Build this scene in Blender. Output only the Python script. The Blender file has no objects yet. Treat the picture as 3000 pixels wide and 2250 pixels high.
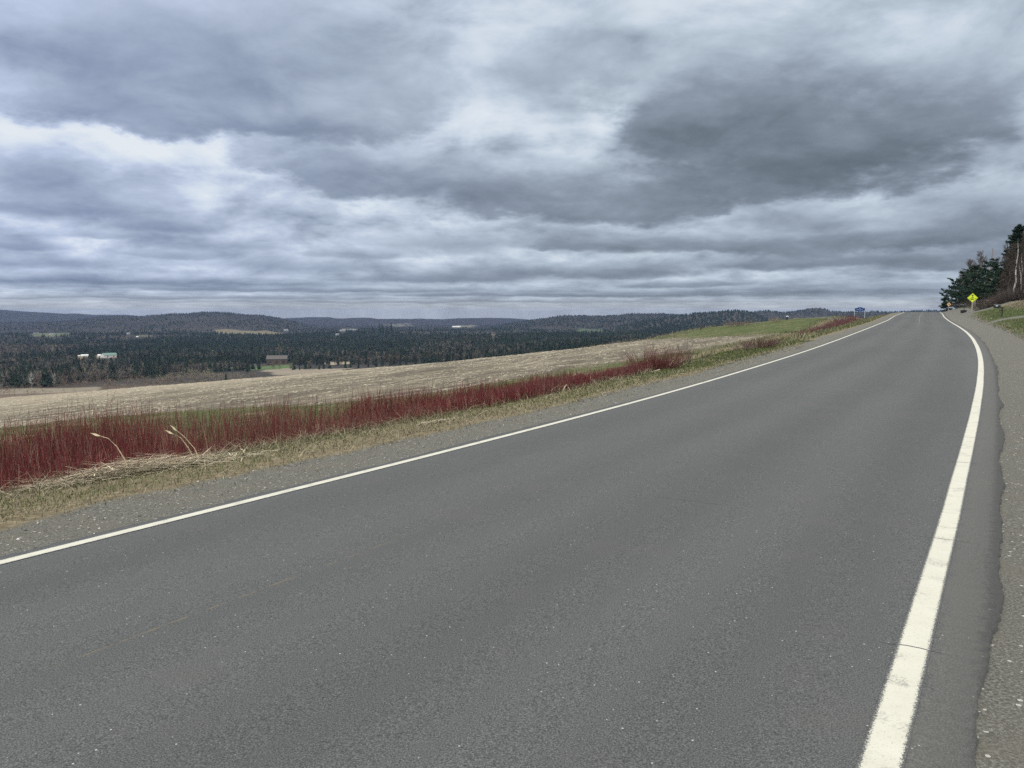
import bpy, math
import numpy as np
from mathutils import Vector, Matrix

rng = np.random.default_rng(7)
C = bpy.context.scene.collection
sc = bpy.context.scene

# ------------------------------------------------------------------ camera
F = 2253.0; CAMH = 2.0; HORIZ = 911.2
ALPHA = math.atan((1125 - HORIZ) / F)
cd = bpy.data.cameras.new("Camera"); cam = bpy.data.objects.new("Camera", cd); C.objects.link(cam)
cam.location = (0, 0, CAMH); cam.rotation_euler = (math.pi/2 - ALPHA, 0, 0)
cd.sensor_width = 36; cd.lens = 36*F/3000; cd.clip_start = .1; cd.clip_end = 60000
sc.camera = cam

# ------------------------------------------------------------------ node helpers
class N:
    """small wrapper for building node trees"""
    def __init__(s, nt): s.nt = nt
    def n(s, t, **kw):
        x = s.nt.nodes.new(t)
        for k, v in kw.items(): setattr(x, k, v)
        return x
    def put(s, sock, v):
        if isinstance(v, bpy.types.NodeSocket): s.nt.links.new(v, sock)
        elif v is not None: sock.default_value = v
    def m(s, op, a, b=None, c=None, clamp=False):
        x = s.n('ShaderNodeMath', operation=op); x.use_clamp = clamp
        for i, v in enumerate((a, b, c)):
            if v is not None: s.put(x.inputs[i], v)
        return x.outputs[0]
    def vm(s, op, a, b=None, c=None):
        x = s.n('ShaderNodeVectorMath', operation=op)
        for i, v in enumerate((a, b, c)):
            if v is not None: s.put(x.inputs[i], v)
        return x.outputs['Value'] if op in ('DOT_PRODUCT', 'LENGTH') else x.outputs[0]
    def xyz(s, a, b, c=0.0):
        x = s.n('ShaderNodeCombineXYZ')
        for i, v in enumerate((a, b, c)): s.put(x.inputs[i], v)
        return x.outputs[0]
    def sep(s, v):
        x = s.n('ShaderNodeSeparateXYZ'); s.put(x.inputs[0], v); return x.outputs
    def noise(s, v, scale, detail=4, rough=.55, dist=0, col=False):
        x = s.n('ShaderNodeTexNoise'); s.put(x.inputs['Vector'], v)
        x.inputs['Scale'].default_value = scale; x.inputs['Detail'].default_value = detail
        x.inputs['Roughness'].default_value = rough; x.inputs['Distortion'].default_value = dist
        return x.outputs['Color'] if col else x.outputs['Fac']
    def voro(s, v, scale, out='Distance', feature='F1', rnd=1.0):
        x = s.n('ShaderNodeTexVoronoi', feature=feature); s.put(x.inputs['Vector'], v)
        x.inputs['Scale'].default_value = scale; x.inputs['Randomness'].default_value = rnd
        return x.outputs[out]
    def ramp(s, f, stops, interp='LINEAR'):
        x = s.n('ShaderNodeValToRGB'); e = x.color_ramp.elements; x.color_ramp.interpolation = interp
        while len(e) < len(stops): e.new(.5)
        for i, (p, c) in enumerate(stops):
            e[i].position = p
            e[i].color = (c, c, c, 1) if isinstance(c, (int, float)) else (*c[:3], 1)
        s.put(x.inputs[0], f); return x.outputs[0]
    def mix(s, f, a, b, bt='MIX'):
        x = s.n('ShaderNodeMix', data_type='RGBA', blend_type=bt); x.clamp_factor = True
        s.put(x.inputs[0], f); s.put(x.inputs[6], col4(a)); s.put(x.inputs[7], col4(b)); return x.outputs[2]
    def sm(s, x, a, b):
        """smoothstep of x from a to b"""
        r = s.n('ShaderNodeMapRange', interpolation_type='SMOOTHSTEP'); s.put(r.inputs[0], x)
        r.inputs[1].default_value = a; r.inputs[2].default_value = b; return r.outputs[0]
    def attr(s, name):
        x = s.n('ShaderNodeAttribute', attribute_name=name); return x
def col4(v):
    if isinstance(v, (tuple, list)): return (*v[:3], 1.0)
    return v
def lin(r, g, b):
    f = lambda c: (c/255/12.92) if c/255 <= .04045 else ((c/255+.055)/1.055)**2.4
    return (f(r), f(g), f(b))

# ------------------------------------------------------------------ sky (cloud deck) and sun
SUN_EL, SUN_AZ = math.radians(50), math.radians(-150)      # azimuth from +Y, clockwise seen from above
w = bpy.data.worlds.new("World"); sc.world = w; w.use_nodes = True
nt = w.node_tree; nt.nodes.clear(); g = N(nt)
def azel(px, py):
    a = (px-1500)/F; v = (1125-py)/F
    y = math.cos(ALPHA)+v*math.sin(ALPHA); z = -math.sin(ALPHA)+v*math.cos(ALPHA)
    return math.degrees(math.atan2(a, y)), math.degrees(math.atan2(z, math.hypot(a, y)))
tc = g.n('ShaderNodeTexCoord'); dirv = g.vm('NORMALIZE', tc.outputs['Generated'])
dx, dy, dz = g.sep(dirv)
el = g.m('MULTIPLY', g.m('ARCSINE', dz), 57.29578)
az = g.m('MULTIPLY', g.m('ARCTAN2', dx, dy), 57.29578)
# point on the cloud layer, flattened towards the horizon
den = g.m('ADD', g.m('MAXIMUM', dz, 0.0), .055)
pc = g.xyz(g.m('DIVIDE', dx, den), g.m('DIVIDE', dy, den), 0.0)
n_big = g.noise(pc, .55, 6, .55, .3)
den2 = g.m('ADD', g.m('MAXIMUM', dz, 0.0), .31)
pp = g.xyz(g.m('DIVIDE', dx, den2), g.m('DIVIDE', dy, den2), g.m('MULTIPLY', dz, 1.5))
n_low = g.noise(g.vm('ADD', pc, (7.3, 2.1, 0)), 1.6, 8, .6, .25)
n_puff = g.noise(g.vm('ADD', pp, (2.3, 5.1, 0)), 4.6, 9, .57, .3)
n_mid = g.m('ADD', g.m('MULTIPLY', n_low, g.m('SUBTRACT', 1.0, g.sm(el, .6, 4))), g.m('MULTIPLY', n_puff, g.sm(el, .6, 4)))
n_up = g.noise(g.vm('ADD', g.vm('MULTIPLY', pp, (.93, .93, 1.0)), (2.3, 5.1, 0)), 4.6, 6, .57, .3)
emb = g.m('SUBTRACT', n_puff, n_up)          # flat dark bases, ragged bright far edges
n_fine = g.noise(g.vm('ADD', pp, (1.7, 9.1, 0)), 15.0, 7, .6)
warpc = g.noise(g.vm('ADD', pp, (3.1, 4.4, 0)), 3.2, 8, .6, 0, True)
warp = g.vm('SUBTRACT', warpc, (.5, .5, .5))
wamp = g.m('MULTIPLY_ADD', g.sm(el, 0, 16), 8.0, 1.0)
wx, wy, _ = g.sep(warp)
azw = g.m('MULTIPLY_ADD', wx, g.m('MULTIPLY', wamp, 1.5), az)
elw = g.m('MULTIPLY_ADD', wy, g.m('MULTIPLY', wamp, .62), el)
ae = g.xyz(azw, elw, 0.0)
GLOW = [  # thin bright gaps: photo x, y, half width, half height, brightness
 (420,430,270,75,.25),(640,440,120,60,.12),(820,505,90,30,.10),(930,380,90,50,.08),(1300,330,200,80,.11),(1570,370,150,45,.13),(1740,290,50,60,.14),
 (1420,110,110,90,.10),(30,400,90,110,.06),(700,590,240,50,.04),(1150,600,170,36,.07),(250,672,300,40,.02),(1210,722,130,22,.09),(2600,60,300,90,.06),
 (2560,565,260,30,.0),(2040,795,150,18,.06),(1600,620,140,16,.05)]
acc = g.m('MULTIPLY_ADD', g.sm(el, 1.5, 14), .07, .715)
def ellipse(bx, by, sx, sy, k=1.0):
    a0, e0 = azel(bx, by); a1, _ = azel(bx+sx, by); a2, _ = azel(bx-sx, by); _, e1 = azel(bx, by-sy); _, e2 = azel(bx, by+sy)
    ia, ie = 2/abs(a1-a2)/k, 2/abs(e1-e2)/k
    return g.vm('MULTIPLY_ADD', ae, (ia, ie, 0), (-a0*ia, -e0*ie, 0))
for (bx, by, sx, sy, am) in GLOW:
    q = ellipse(bx, by, sx, sy, 1.1); acc = g.m('MULTIPLY_ADD', g.m('POWER', .36788, g.vm('DOT_PRODUCT', q, q)), am, acc)
texb = g.m('ADD', g.m('MULTIPLY', g.m('SUBTRACT', n_mid, .5), .34), g.m('ADD', g.m('MULTIPLY', g.m('SUBTRACT', n_fine, .5), .10), g.m('MULTIPLY', emb, .45)))
acc = g.m('ADD', acc, texb)
edge = g.m('ADD', g.m('MULTIPLY', g.m('SUBTRACT', n_puff, .5), 2.2), g.m('MULTIPLY', g.m('SUBTRACT', n_fine, .5), .8))
texd = g.m('ADD', g.m('MULTIPLY', g.m('SUBTRACT', n_mid, .5), .16), g.m('ADD', g.m('MULTIPLY', g.m('SUBTRACT', n_big, .5), .10), g.m('MULTIPLY', emb, .20)))
CLOUDS = [  # dark cloud bases, far to near: photo x, y, half width, half height, brightness, lightening upwards, edge softness
 (330,690,150,16,.66,.03,.8),(520,745,170,16,.64,.03,.8),(60,720,130,18,.63,.03,.8),(1030,740,150,16,.64,.03,.8),(1640,720,130,18,.60,.05,.8),(2080,720,160,20,.57,.05,.8),(1150,815,200,14,.60,.03,.9),(2000,830,200,12,.56,.04,.8),(2700,700,220,28,.54,.06,.8),
 (300,822,900,20,.50,.02,1.2),(900,848,800,10,.55,.02,1.0),(1700,862,800,9,.53,.02,1.0),(2450,846,800,30,.52,.05,1.2),(600,872,700,6,.58,.0,1.0),(1300,884,900,5,.57,0,1.0),
 (1400,800,240,30,.58,.06,.9),(1800,790,320,26,.55,.05,.8),(2330,765,380,26,.54,.05,.8),(2800,760,360,34,.51,.05,.8),(640,716,220,22,.64,.03,.9),(150,770,260,22,.63,.04,1.0),
 (1300,705,240,40,.66,.04,1.0),(1820,705,300,34,.58,.07,.7),(2430,705,420,50,.54,.08,.8),(900,770,260,26,.64,.03,1.0),
 (2880,640,320,130,.53,.06,1.0),(2350,640,240,45,.63,.05,.8),
 (480,655,230,38,.61,.03,.8),(200,585,360,58,.59,.03,.9),(160,500,190,80,.61,.02,.9),
 (2050,545,560,75,.57,.05,.8),(1780,600,360,62,.55,.05,.6),(1480,560,360,78,.57,.05,.6),(1120,505,300,80,.59,.04,.6),(930,470,190,80,.61,.03,.6),
 (735,435,85,70,.655,.03,1.3),(640,160,760,260,.61,.05,.9),(330,320,400,90,.61,.02,.8),(820,320,420,90,.59,.03,.7),(1150,190,320,190,.655,.03,1.2),(1690,150,260,150,.67,.03,1.1),
 (2420,230,560,230,.56,.08,1.5),(2190,500,380,115,.51,.04,.8),(2520,420,500,150,.475,.06,.8),(2120,290,420,175,.485,.08,.9),(2330,390,560,150,.485,.05,1.3),(2860,230,260,210,.585,.05,1.6)]
for (bx, by, sx, sy, core, lift, soft) in CLOUDS:
    q = ellipse(bx, by, sx, sy, 1.12)
    a = g.m('ADD', g.m('SUBTRACT', 1.0, g.vm('DOT_PRODUCT', q, q)), edge)
    qy = g.vm('DOT_PRODUCT', q, (0, 1, 0))             # tops fade out softly, bases end crisply
    a = g.m('DIVIDE', a, g.m('MULTIPLY_ADD', g.m('MAXIMUM', g.m('ADD', qy, .25), 0.0), 1.7, 1.0))
    r = g.n('ShaderNodeMapRange', interpolation_type='SMOOTHSTEP'); g.put(r.inputs[0], a); r.inputs[1].default_value = -.12; r.inputs[2].default_value = soft*1.0
    val = g.m('MULTIPLY_ADD', qy, lift*1.5, g.m('ADD', texd, core))
    acc = g.m('MULTIPLY_ADD', r.outputs[0], g.m('SUBTRACT', val, acc), acc)
v = acc
rr = g.ramp(v, [(.30, lin(78,89,101)), (.44, lin(110,122,134)), (.56, lin(138,150,165)), (.66, lin(163,176,191)), (.78, lin(190,203,217)), (.90, lin(222,231,240)), (1.0, lin(246,250,253))])
rl = g.ramp(v, [(.30, lin(80,98,135)), (.44, lin(108,125,156)), (.56, lin(138,153,184)), (.66, lin(164,178,204)), (.78, lin(188,201,228)), (.90, lin(222,231,244)), (1.0, lin(248,251,254))])
cloud = g.mix(g.m('MULTIPLY', g.sm(azw, 8, -34), g.m('MULTIPLY_ADD', g.sm(el, .5, 3), .55, .3)), rr, rl)
sky = g.n('ShaderNodeTexSky', sky_type='NISHITA'); sky.sun_disc = False
sky.sun_elevation = SUN_EL; sky.sun_rotation = SUN_AZ
clear = g.vm('SCALE', sky.outputs[0]); clear.node.inputs['Scale'].default_value = .1
cloud = g.mix(g.m('MULTIPLY', g.m('MULTIPLY', g.sm(v, .78, 1.02), .25), g.sm(el, 3, 8)), cloud, clear)
# warm grey band right over the horizon
cloud = g.mix(g.m('MULTIPLY', g.sm(el, 1.4, -.2), .55), cloud, (.36, .345, .315))
# the overcast is thinner and brighter overhead than at the horizon
cloud = g.mix(g.sm(el, 24, 42), cloud, (.62, .61, .58))
gain = g.m('MULTIPLY_ADD', g.sm(el, 27, 55), 2.6, 1.0)
fin = g.vm('SCALE', cloud); nt.links.new(gain, fin.node.inputs['Scale'])
bg = g.n('ShaderNodeBackground'); nt.links.new(fin, bg.inputs[0]); bg.inputs[1].default_value = 1.0
wo = g.n('ShaderNodeOutputWorld'); nt.links.new(bg.outputs[0], wo.inputs[0])
w.cycles.sampling_method = 'MANUAL'; w.cycles.sample_map_resolution = 512

sd = bpy.data.lights.new("Sun", 'SUN'); sd.energy = 1.5; sd.angle = math.radians(14); sd.color = (1, .965, .9)
so = bpy.data.objects.new("Sun", sd); C.objects.link(so)
sv = Vector((math.cos(SUN_EL)*math.sin(SUN_AZ), math.cos(SUN_EL)*math.cos(SUN_AZ), math.sin(SUN_EL)))
so.rotation_euler = sv.to_track_quat('Z', 'Y').to_euler()
sc.view_settings.view_transform = 'Standard'; sc.view_settings.look = 'None'
sc.view_settings.exposure = 0; sc.view_settings.gamma = 1
sc.cycles.use_denoising = False
sc.cycles.max_bounces = 5; sc.cycles.diffuse_bounces = 2; sc.cycles.glossy_bounces = 2
sc.cycles.volume_bounces = 0; sc.cycles.transparent_max_bounces = 6

# ------------------------------------------------------------------ object helpers
def tag(o, label=None, cat=None, group=None, kind=None):
    if label: o['label'] = label
    if cat: o['category'] = cat
    if group: o['group'] = group
    if kind: o['kind'] = kind
    return o
def link(name, me, parent=None, loc=None):
    o = bpy.data.objects.new(name, me); C.objects.link(o)
    if parent: o.parent = parent
    if loc is not None: o.location = loc
    return o
def empty(name, loc, rz=0.0):
    o = bpy.data.objects.new(name, None); C.objects.link(o); o.location = loc; o.rotation_euler = (0, 0, rz)
    o.empty_display_size = .2
    return o
def npmesh(name, V, Fc, mats, col=None, attrs=None, smooth=False, mi=None):
    """V (n,3), Fc (m,k) faces, all triangles or all quads; col: per-vertex colour"""
    V = np.asarray(V, np.float32); Fc = np.asarray(Fc, np.int32); k = Fc.shape[1]
    me = bpy.data.meshes.new(name); me.vertices.add(len(V)); me.vertices.foreach_set('co', V.ravel())
    me.loops.add(Fc.size); me.loops.foreach_set('vertex_index', Fc.ravel())
    me.polygons.add(len(Fc)); me.polygons.foreach_set('loop_start', np.arange(0, Fc.size, k, dtype=np.int32))
    try: me.polygons.foreach_set('loop_total', np.full(len(Fc), k, np.int32))
    except Exception: pass
    if smooth: me.polygons.foreach_set('use_smooth', np.ones(len(Fc), bool))
    for m in (mats if isinstance(mats, (list, tuple)) else [mats]): me.materials.append(m)
    if mi is not None: me.polygons.foreach_set('material_index', np.asarray(mi, np.int32))
    if col is not None:
        col = np.asarray(col, np.float32)
        a = me.color_attributes.new('Col', 'FLOAT_COLOR', 'POINT')
        a.data.foreach_set('color', np.concatenate([col, np.ones((len(col), 1), np.float32)], 1).ravel())
    for nme, arr in (attrs or {}).items():
        a = me.attributes.new(nme, 'FLOAT', 'POINT'); a.data.foreach_set('value', np.asarray(arr, np.float32))
    me.update(calc_edges=True); me.validate()
    return me
class MB:
    """collects simple solids and links them as one mesh"""
    def __init__(s): s.v = []; s.f = []
    def add(s, vs, fs):
        o = len(s.v); s.v += [tuple(x) for x in vs]; s.f += [tuple(i+o for i in q) for q in fs]; return s
    def box(s, c, d, R=None):
        x, y, z = [q/2 for q in d]
        vs = [Vector((i*x, j*y, k*z)) for k in (-1, 1) for j in (-1, 1) for i in (-1, 1)]
        if R is not None: vs = [R @ q for q in vs]
        vs = [q+Vector(c) for q in vs]
        return s.add(vs, [(0,2,3,1),(4,5,7,6),(0,1,5,4),(2,6,7,3),(0,4,6,2),(1,3,7,5)])
    def tube(s, pts, rad, n=6):
        pts = [Vector(p) for p in pts]; rings = []
        for i, p in enumerate(pts):
            t = (pts[min(i+1, len(pts)-1)]-pts[max(i-1, 0)]).normalized()
            a = t.orthogonal().normalized(); b = t.cross(a); r = rad[i] if isinstance(rad, (list, tuple)) else rad
            rings.append([p+a*r*math.cos(6.2832*k/n)+b*r*math.sin(6.2832*k/n) for k in range(n)])
        vs = [q for r in rings for q in r]; fs = []
        for i in range(len(pts)-1):
            for k in range(n):
                fs.append((i*n+k, i*n+(k+1) % n, (i+1)*n+(k+1) % n, (i+1)*n+k))
        fs += [tuple(range(n))[::-1], tuple((len(pts)-1)*n+k for k in range(n))]
        return s.add(vs, fs)
    def prism(s, outline, y0, y1):
        """outline in (x,z), extruded along y"""
        n = len(outline); vs = [(x, y0, z) for x, z in outline]+[(x, y1, z) for x, z in outline]
        fs = [tuple(range(n)), tuple(range(n, 2*n))[::-1]]+[(i, n+i, n+(i+1) % n, (i+1) % n) for i in range(n)]
        return s.add(vs, fs)
    def build(s, name, mat, parent=None, loc=None, bevel=0):
        me = bpy.data.meshes.new(name); me.from_pydata(s.v, [], s.f); me.materials.append(mat)
        import bmesh
        bm = bmesh.new(); bm.from_mesh(me); bmesh.ops.recalc_face_normals(bm, faces=bm.faces)
        if bevel: bmesh.ops.bevel(bm, geom=bm.edges[:], offset=bevel, segments=2, affect='EDGES', clamp_overlap=True)
        bm.to_mesh(me); bm.free(); me.update()
        return link(name, me, parent, loc)

# ------------------------------------------------------------------ materials
def mat(name, rough=.9, spec=.2):
    m = bpy.data.materials.new(name); m.use_nodes = True; nt = m.node_tree; nt.nodes.clear(); g = N(nt)
    b = g.n('ShaderNodeBsdfPrincipled'); b.inputs['Roughness'].default_value = rough
    b.inputs['Specular IOR Level'].default_value = spec
    o = g.n('ShaderNodeOutputMaterial'); nt.links.new(b.outputs[0], o.inputs[0])
    return m, g, b
def bump(g, b, h, strength, dist):
    x = g.n('ShaderNodeBump'); x.inputs['Strength'].default_value = strength; x.inputs['Distance'].default_value = dist
    g.put(x.inputs['Height'], h); g.nt.links.new(x.outputs[0], b.inputs['Normal'])
def simple(name, c, rough=.6, var=.12, scale=9, spec=.3, metal=0):
    m, g, b = mat(name, rough, spec)
    p = g.n('ShaderNodeTexCoord').outputs['Object']
    n1 = g.noise(p, scale, 5, .6)
    c1 = tuple(min(1, x*(1+var)) for x in c); c0 = tuple(x*(1-var) for x in c)
    g.put(b.inputs['Base Color'], g.mix(g.sm(n1, .3, .7), c0, c1)); b.inputs['Metallic'].default_value = metal
    return m
def vcol(name, rough=.9, var=.25, scale=3.0, transl=0.0, spec=.1):
    """colour of each blade, stem or leaf from its mesh, varied by noise"""
    m, g, b = mat(name, rough, spec)
    a = g.attr('Col').outputs['Color']; p = g.n('ShaderNodeTexCoord').outputs['Object']
    n1 = g.noise(p, scale, 3, .6)
    k = g.m('MULTIPLY_ADD', n1, var*2, 1-var)
    x = g.vm('SCALE', a); g.nt.links.new(k, x.node.inputs['Scale'])
    g.nt.links.new(x, b.inputs['Base Color'])
    return m

def asphalt_colour(g):
    p = g.n('ShaderNodeNewGeometry').outputs['Position']
    s_, t_ = g.attr('s').outputs['Fac'], g.attr('t').outputs['Fac']
    grain = g.noise(p, 125, 3, .7); grain2 = g.noise(p, 44, 4, .6); big = g.noise(g.xyz(g.m('MULTIPLY', s_, .12), t_, 0), .55, 5, .6)
    c = g.ramp(grain, [(.33, (.019, .0208, .0215)), (.5, (.060, .0632, .0645)), (.66, (.145, .152, .152))])
    c = g.mix(g.m('MULTIPLY', g.sm(grain2, .35, .7), .35), c, (.095, .098, .096))
    # wheel paths polished a little darker, between them paler
    wheel = g.m('COSINE', g.m('MULTIPLY', g.m('ADD', t_, -.05), 3.9))
    wf = g.m('MULTIPLY_ADD', wheel, .06, g.m('MULTIPLY_ADD', big, .46, .77))
    x = g.vm('SCALE', c); g.nt.links.new(wf, x.node.inputs['Scale']); c = x
    # warm rubbed patches
    c = g.mix(g.m('MULTIPLY', g.sm(g.noise(p, .9, 5, .65), .5, .75), .22), c, (.098, .088, .078))
    # pale stones in the mix
    vd = g.voro(p, 46, 'Distance'); vc = g.voro(p, 46, 'Color')
    r1, r2, _ = g.sep(vc)
    stone = g.m('MULTIPLY', g.m('GREATER_THAN', r1, .966), g.m('LESS_THAN', vd, g.m('MULTIPLY_ADD', r2, .19, .06)))
    c = g.mix(g.m('MULTIPLY', stone, .9), c, g.mix(r2, (.22, .22, .21), (.44, .43, .40)))
    return c, grain, grain2, p, s_, t_
m_road, g, b = mat('asphalt', .82, .25)
c, grain, grain2, p, s_, t_ = asphalt_colour(g)
# dusty pavement edge beyond the right line
dust = g.m('MULTIPLY', g.sm(g.m('ADD', t_, g.m('MULTIPLY', g.noise(p, 4, 5, .65), .3)), 3.36, 3.52), .34)
c = g.mix(dust, c, (.135, .130, .115))
lip_shade = g.sm(g.m('ADD', t_, g.m('MULTIPLY', g.m('SUBTRACT', g.noise(p, 14, 5, .7), .5), .22)), 3.50, 3.60)     # shade of the pavement drop, painted as a ragged dark strip
c = g.mix(g.m('MULTIPLY', lip_shade, .55), c, (.034, .036, .036))
# faint remains of a yellow line and a scrape
wob = g.m('MULTIPLY', g.m('SUBTRACT', g.noise(g.xyz(s_, 0, 0), .5, 2), .5), .03)
yl = g.m('LESS_THAN', g.m('ABSOLUTE', g.m('ADD', g.m('ADD', t_, .86), wob)), .009)
ym = g.m('MULTIPLY', g.sm(g.noise(p, 9, 4, .7), .42, .62), g.m('MULTIPLY', g.sm(s_, 1.9, 2.5), g.sm(s_, 6.5, 3.6)))
c = g.mix(g.m('MULTIPLY', g.m('MULTIPLY', yl, ym), .38), c, (.22, .16, .07))
sl = g.m('LESS_THAN', g.m('ABSOLUTE', g.m('ADD', t_, -.02)), .035)
c = g.mix(g.m('MULTIPLY', g.m('MULTIPLY', sl, g.sm(s_, 60, 110)), .36), c, (.26, .26, .25))
# cracks across the right edge and one in the lane
def crack(s0, t0, t1, wd):
    wv = g.m('MULTIPLY', g.m('SUBTRACT', g.noise(g.xyz(t_, s0, 0), 5, 4, .7), .5), .09)
    d = g.m('ABSOLUTE', g.m('ADD', g.m('ADD', s_, -s0), wv))
    inside = g.m('MULTIPLY', g.sm(t_, t0-.1, t0+.1), g.sm(t_, t1+.1, t1-.1))
    return g.m('MULTIPLY', g.m('LESS_THAN', d, wd), inside)
CRACKS = [(4.85, 3.05, 3.35, .007), (7.35, 3.05, 3.42, .006), (13.4, 3.0, 3.4, .010), (11.2, 3.0, 3.4, .006), (7.6, .5, 1.25, .005)]
ck = 0.0
for q in CRACKS: ck = g.m('MAXIMUM', crack(*q), ck)
c = g.mix(g.m('MULTIPLY', ck, .8), c, (.022, .023, .024))
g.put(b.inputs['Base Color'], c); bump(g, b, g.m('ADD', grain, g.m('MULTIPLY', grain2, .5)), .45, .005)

m_line, g, b = mat('line_paint', .7, .25)
c, grain, grain2, p, s_, t_ = asphalt_colour(g)
e_ = g.attr('e').outputs['Fac']          # 1 on the middle of the stripe, 0 at its edges
wear = g.m('ADD', g.m('MULTIPLY', g.noise(p, 42, 5, .7), .8), g.m('MULTIPLY', g.noise(p, 3, 4, .6), .35))
pm = g.sm(g.m('ADD', e_, g.m('MULTIPLY', g.m('SUBTRACT', g.noise(p, 120, 3, .75), .5), 1.9)), .28, .58)
pit = g.sm(g.noise(p, 85, 4, .7), .60, .68)
pm = g.m('MULTIPLY', pm, g.m('SUBTRACT', 1.0, g.m('MULTIPLY', pit, .55)))
pm = g.m('MULTIPLY', pm, g.m('SUBTRACT', 1.0, g.m('MULTIPLY', g.m('MULTIPLY', g.sm(g.noise(p, 5, 4, .6), .50, .72), g.sm(g.noise(p, 70, 3, .7), .42, .62)), .6)))
ck = 0.0
for q in CRACKS[:4]: ck = g.m('MAXIMUM', crack(*q), ck)
pm = g.m('MULTIPLY', pm, g.m('SUBTRACT', 1.0, ck))
paint = g.mix(g.noise(p, 6, 4, .6), (.44, .43, .36), (.54, .53, .465))
g.put(b.inputs['Base Color'], g.mix(pm, c, paint)); bump(g, b, g.m('ADD', grain, grain2), .35, .004)

m_ground, g, b = mat('ground', .95, .1)
p = g.n('ShaderNodeNewGeometry').outputs['Position']
s_, t_ = g.attr('s').outputs['Fac'], g.attr('t').outputs['Fac']
fd, far, gr_, landm = g.attr('fd').outputs['Fac'], g.attr('far').outputs['Fac'], g.attr('gravel').outputs['Fac'], g.attr('Col').outputs['Color']
n05, n2, n9, n40 = g.noise(p, .35, 5, .6), g.noise(p, 1.7, 5, .6), g.noise(p, 9, 5, .65), g.noise(p, 55, 4, .7)
# grass sward: dead thatch with green coming through
thatch = g.ramp(n9, [(.3, (.10, .082, .052)), (.55, (.20, .168, .108)), (.75, (.32, .275, .185))])
green = g.ramp(n9, [(.3, (.042, .058, .022)), (.6, (.080, .102, .038)), (.8, (.135, .15, .068))])
gm = g.m('ADD', g.m('MULTIPLY', n2, .65), g.m('ADD', g.m('MULTIPLY', n05, .6), g.m('MULTIPLY', g.attr('green').outputs['Fac'], .55)))
sward = g.mix(g.sm(gm, .72, .98), thatch, green)
# stubble: straw residue in rows on brown soil
rows = g.xyz(g.m('MULTIPLY', s_, .22), g.m('MULTIPLY', t_, 1.0), 0)
r1, r2 = g.noise(rows, 1.3, 6, .7, .4), g.noise(rows, 5.0, 4, .7)
r3 = g.noise(g.xyz(g.m('MULTIPLY', s_, .05), g.m('MULTIPLY', t_, .25), 0), 1.0, 4, .6)
straw = g.mix(n9, (.215, .185, .135), (.37, .33, .25))
soil = g.mix(n2, (.064, .057, .045), (.116, .103, .081))
sf = g.m('ADD', g.m('MULTIPLY_ADD', g.sm(t_, -25, -120), .12, -.06), g.m('ADD', g.m('MULTIPLY', r1, .55), g.m('ADD', g.m('MULTIPLY', r2, .35), g.m('MULTIPLY', r3, .30))))
field = g.mix(g.sm(sf, .44, .74), soil, straw)
near = g.mix(g.sm(g.m('ADD', fd, g.m('MULTIPLY', g.m('SUBTRACT', n2, .5), 5.0)), -.8, .8), sward, field)
# gravel shoulder
gv = g.ramp(n40, [(.28, (.045, .045, .040)), (.5, (.120, .119, .106)), (.72, (.270, .267, .242))])
gv = g.mix(g.m('MULTIPLY', g.sm(n2, .4, .65), .5), gv, (.138, .130, .106))
stn = g.m('MULTIPLY', g.m('GREATER_THAN', g.sep(g.voro(p, 26, 'Color'))[0], .93), g.m('LESS_THAN', g.voro(p, 26, 'Distance'), .32))
gv = g.mix(stn, gv, (.42, .41, .38))
near = g.mix(g.sm(g.m('ADD', gr_, g.m('MULTIPLY', g.m('SUBTRACT', g.m('MULTIPLY_ADD', n9, .5, g.m('MULTIPLY', n2, .6)), .55), .9)), -.12, .12), near, gv)
# far land keeps the colour of its wood, meadow or ploughland
fn = g.m('MULTIPLY_ADD', g.noise(p, .03, 6, .7), .8, .6)
lf = g.vm('SCALE', landm); g.nt.links.new(fn, lf.node.inputs['Scale'])
g.put(b.inputs['Base Color'], g.mix(far, near, lf))
bump(g, b, g.m('ADD', n40, g.m('MULTIPLY', n9, 2.0)), .7, .03)

m_grass = vcol('grass_blades', .8, .2, 4, spec=.15)
m_stem = vcol('red_bark', .55, .25, 5, spec=.3)
m_straw = vcol('dry_straw', .75, .2, 8)
m_needle = vcol('needles', .75, .3, 1.2)
m_wood = vcol('bark', .9, .3, 2.5)
m_forest = vcol('forest_leaves', .9, .15, .05)

# ------------------------------------------------------------------ road line and terrain
SK = np.array([-5, 15, 30, 50, 75, 100, 130, 165, 200.])
KAP = np.array([.594, 1.035, 2.043, .687, .522, .35, -.892, 1.207, 1.715])*1e-3
ZK = np.array([.005, .051, .259, .507, .685, .843, 1.209, 1.645, 2.043])
BK = np.array([-5, 40, 80, 120, 200.]); BV = np.array([1.336, 1.569, -3.091, -3.457, .448])*.01
HW = 3.2115
def cub(x, X, Y):
    x = np.asarray(x, float); m = np.gradient(Y, X); i = np.clip(np.searchsorted(X, x)-1, 0, len(X)-2)
    h = X[i+1]-X[i]; t = np.clip((x-X[i])/h, 0, 1)
    return (2*t**3-3*t**2+1)*Y[i]+(t**3-2*t**2+t)*h*m[i]+(-2*t**3+3*t**2)*Y[i+1]+(t**3-t**2)*h*m[i+1]
_s = np.arange(-40, 1500, .5)
_k = np.where(_s < -5, 0, np.interp(_s, SK, KAP)); _k = np.where(_s > 200, np.interp(_s, [200, 260], [1.715e-3, 0]), _k)
_th = -np.concatenate([[0], np.cumsum((_k[1:]+_k[:-1])/2*.5)]); i0 = int(40/.5); _th = _th-_th[i0]+math.radians(32.953)
_dx, _dy = np.sin(_th), np.cos(_th)
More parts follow.
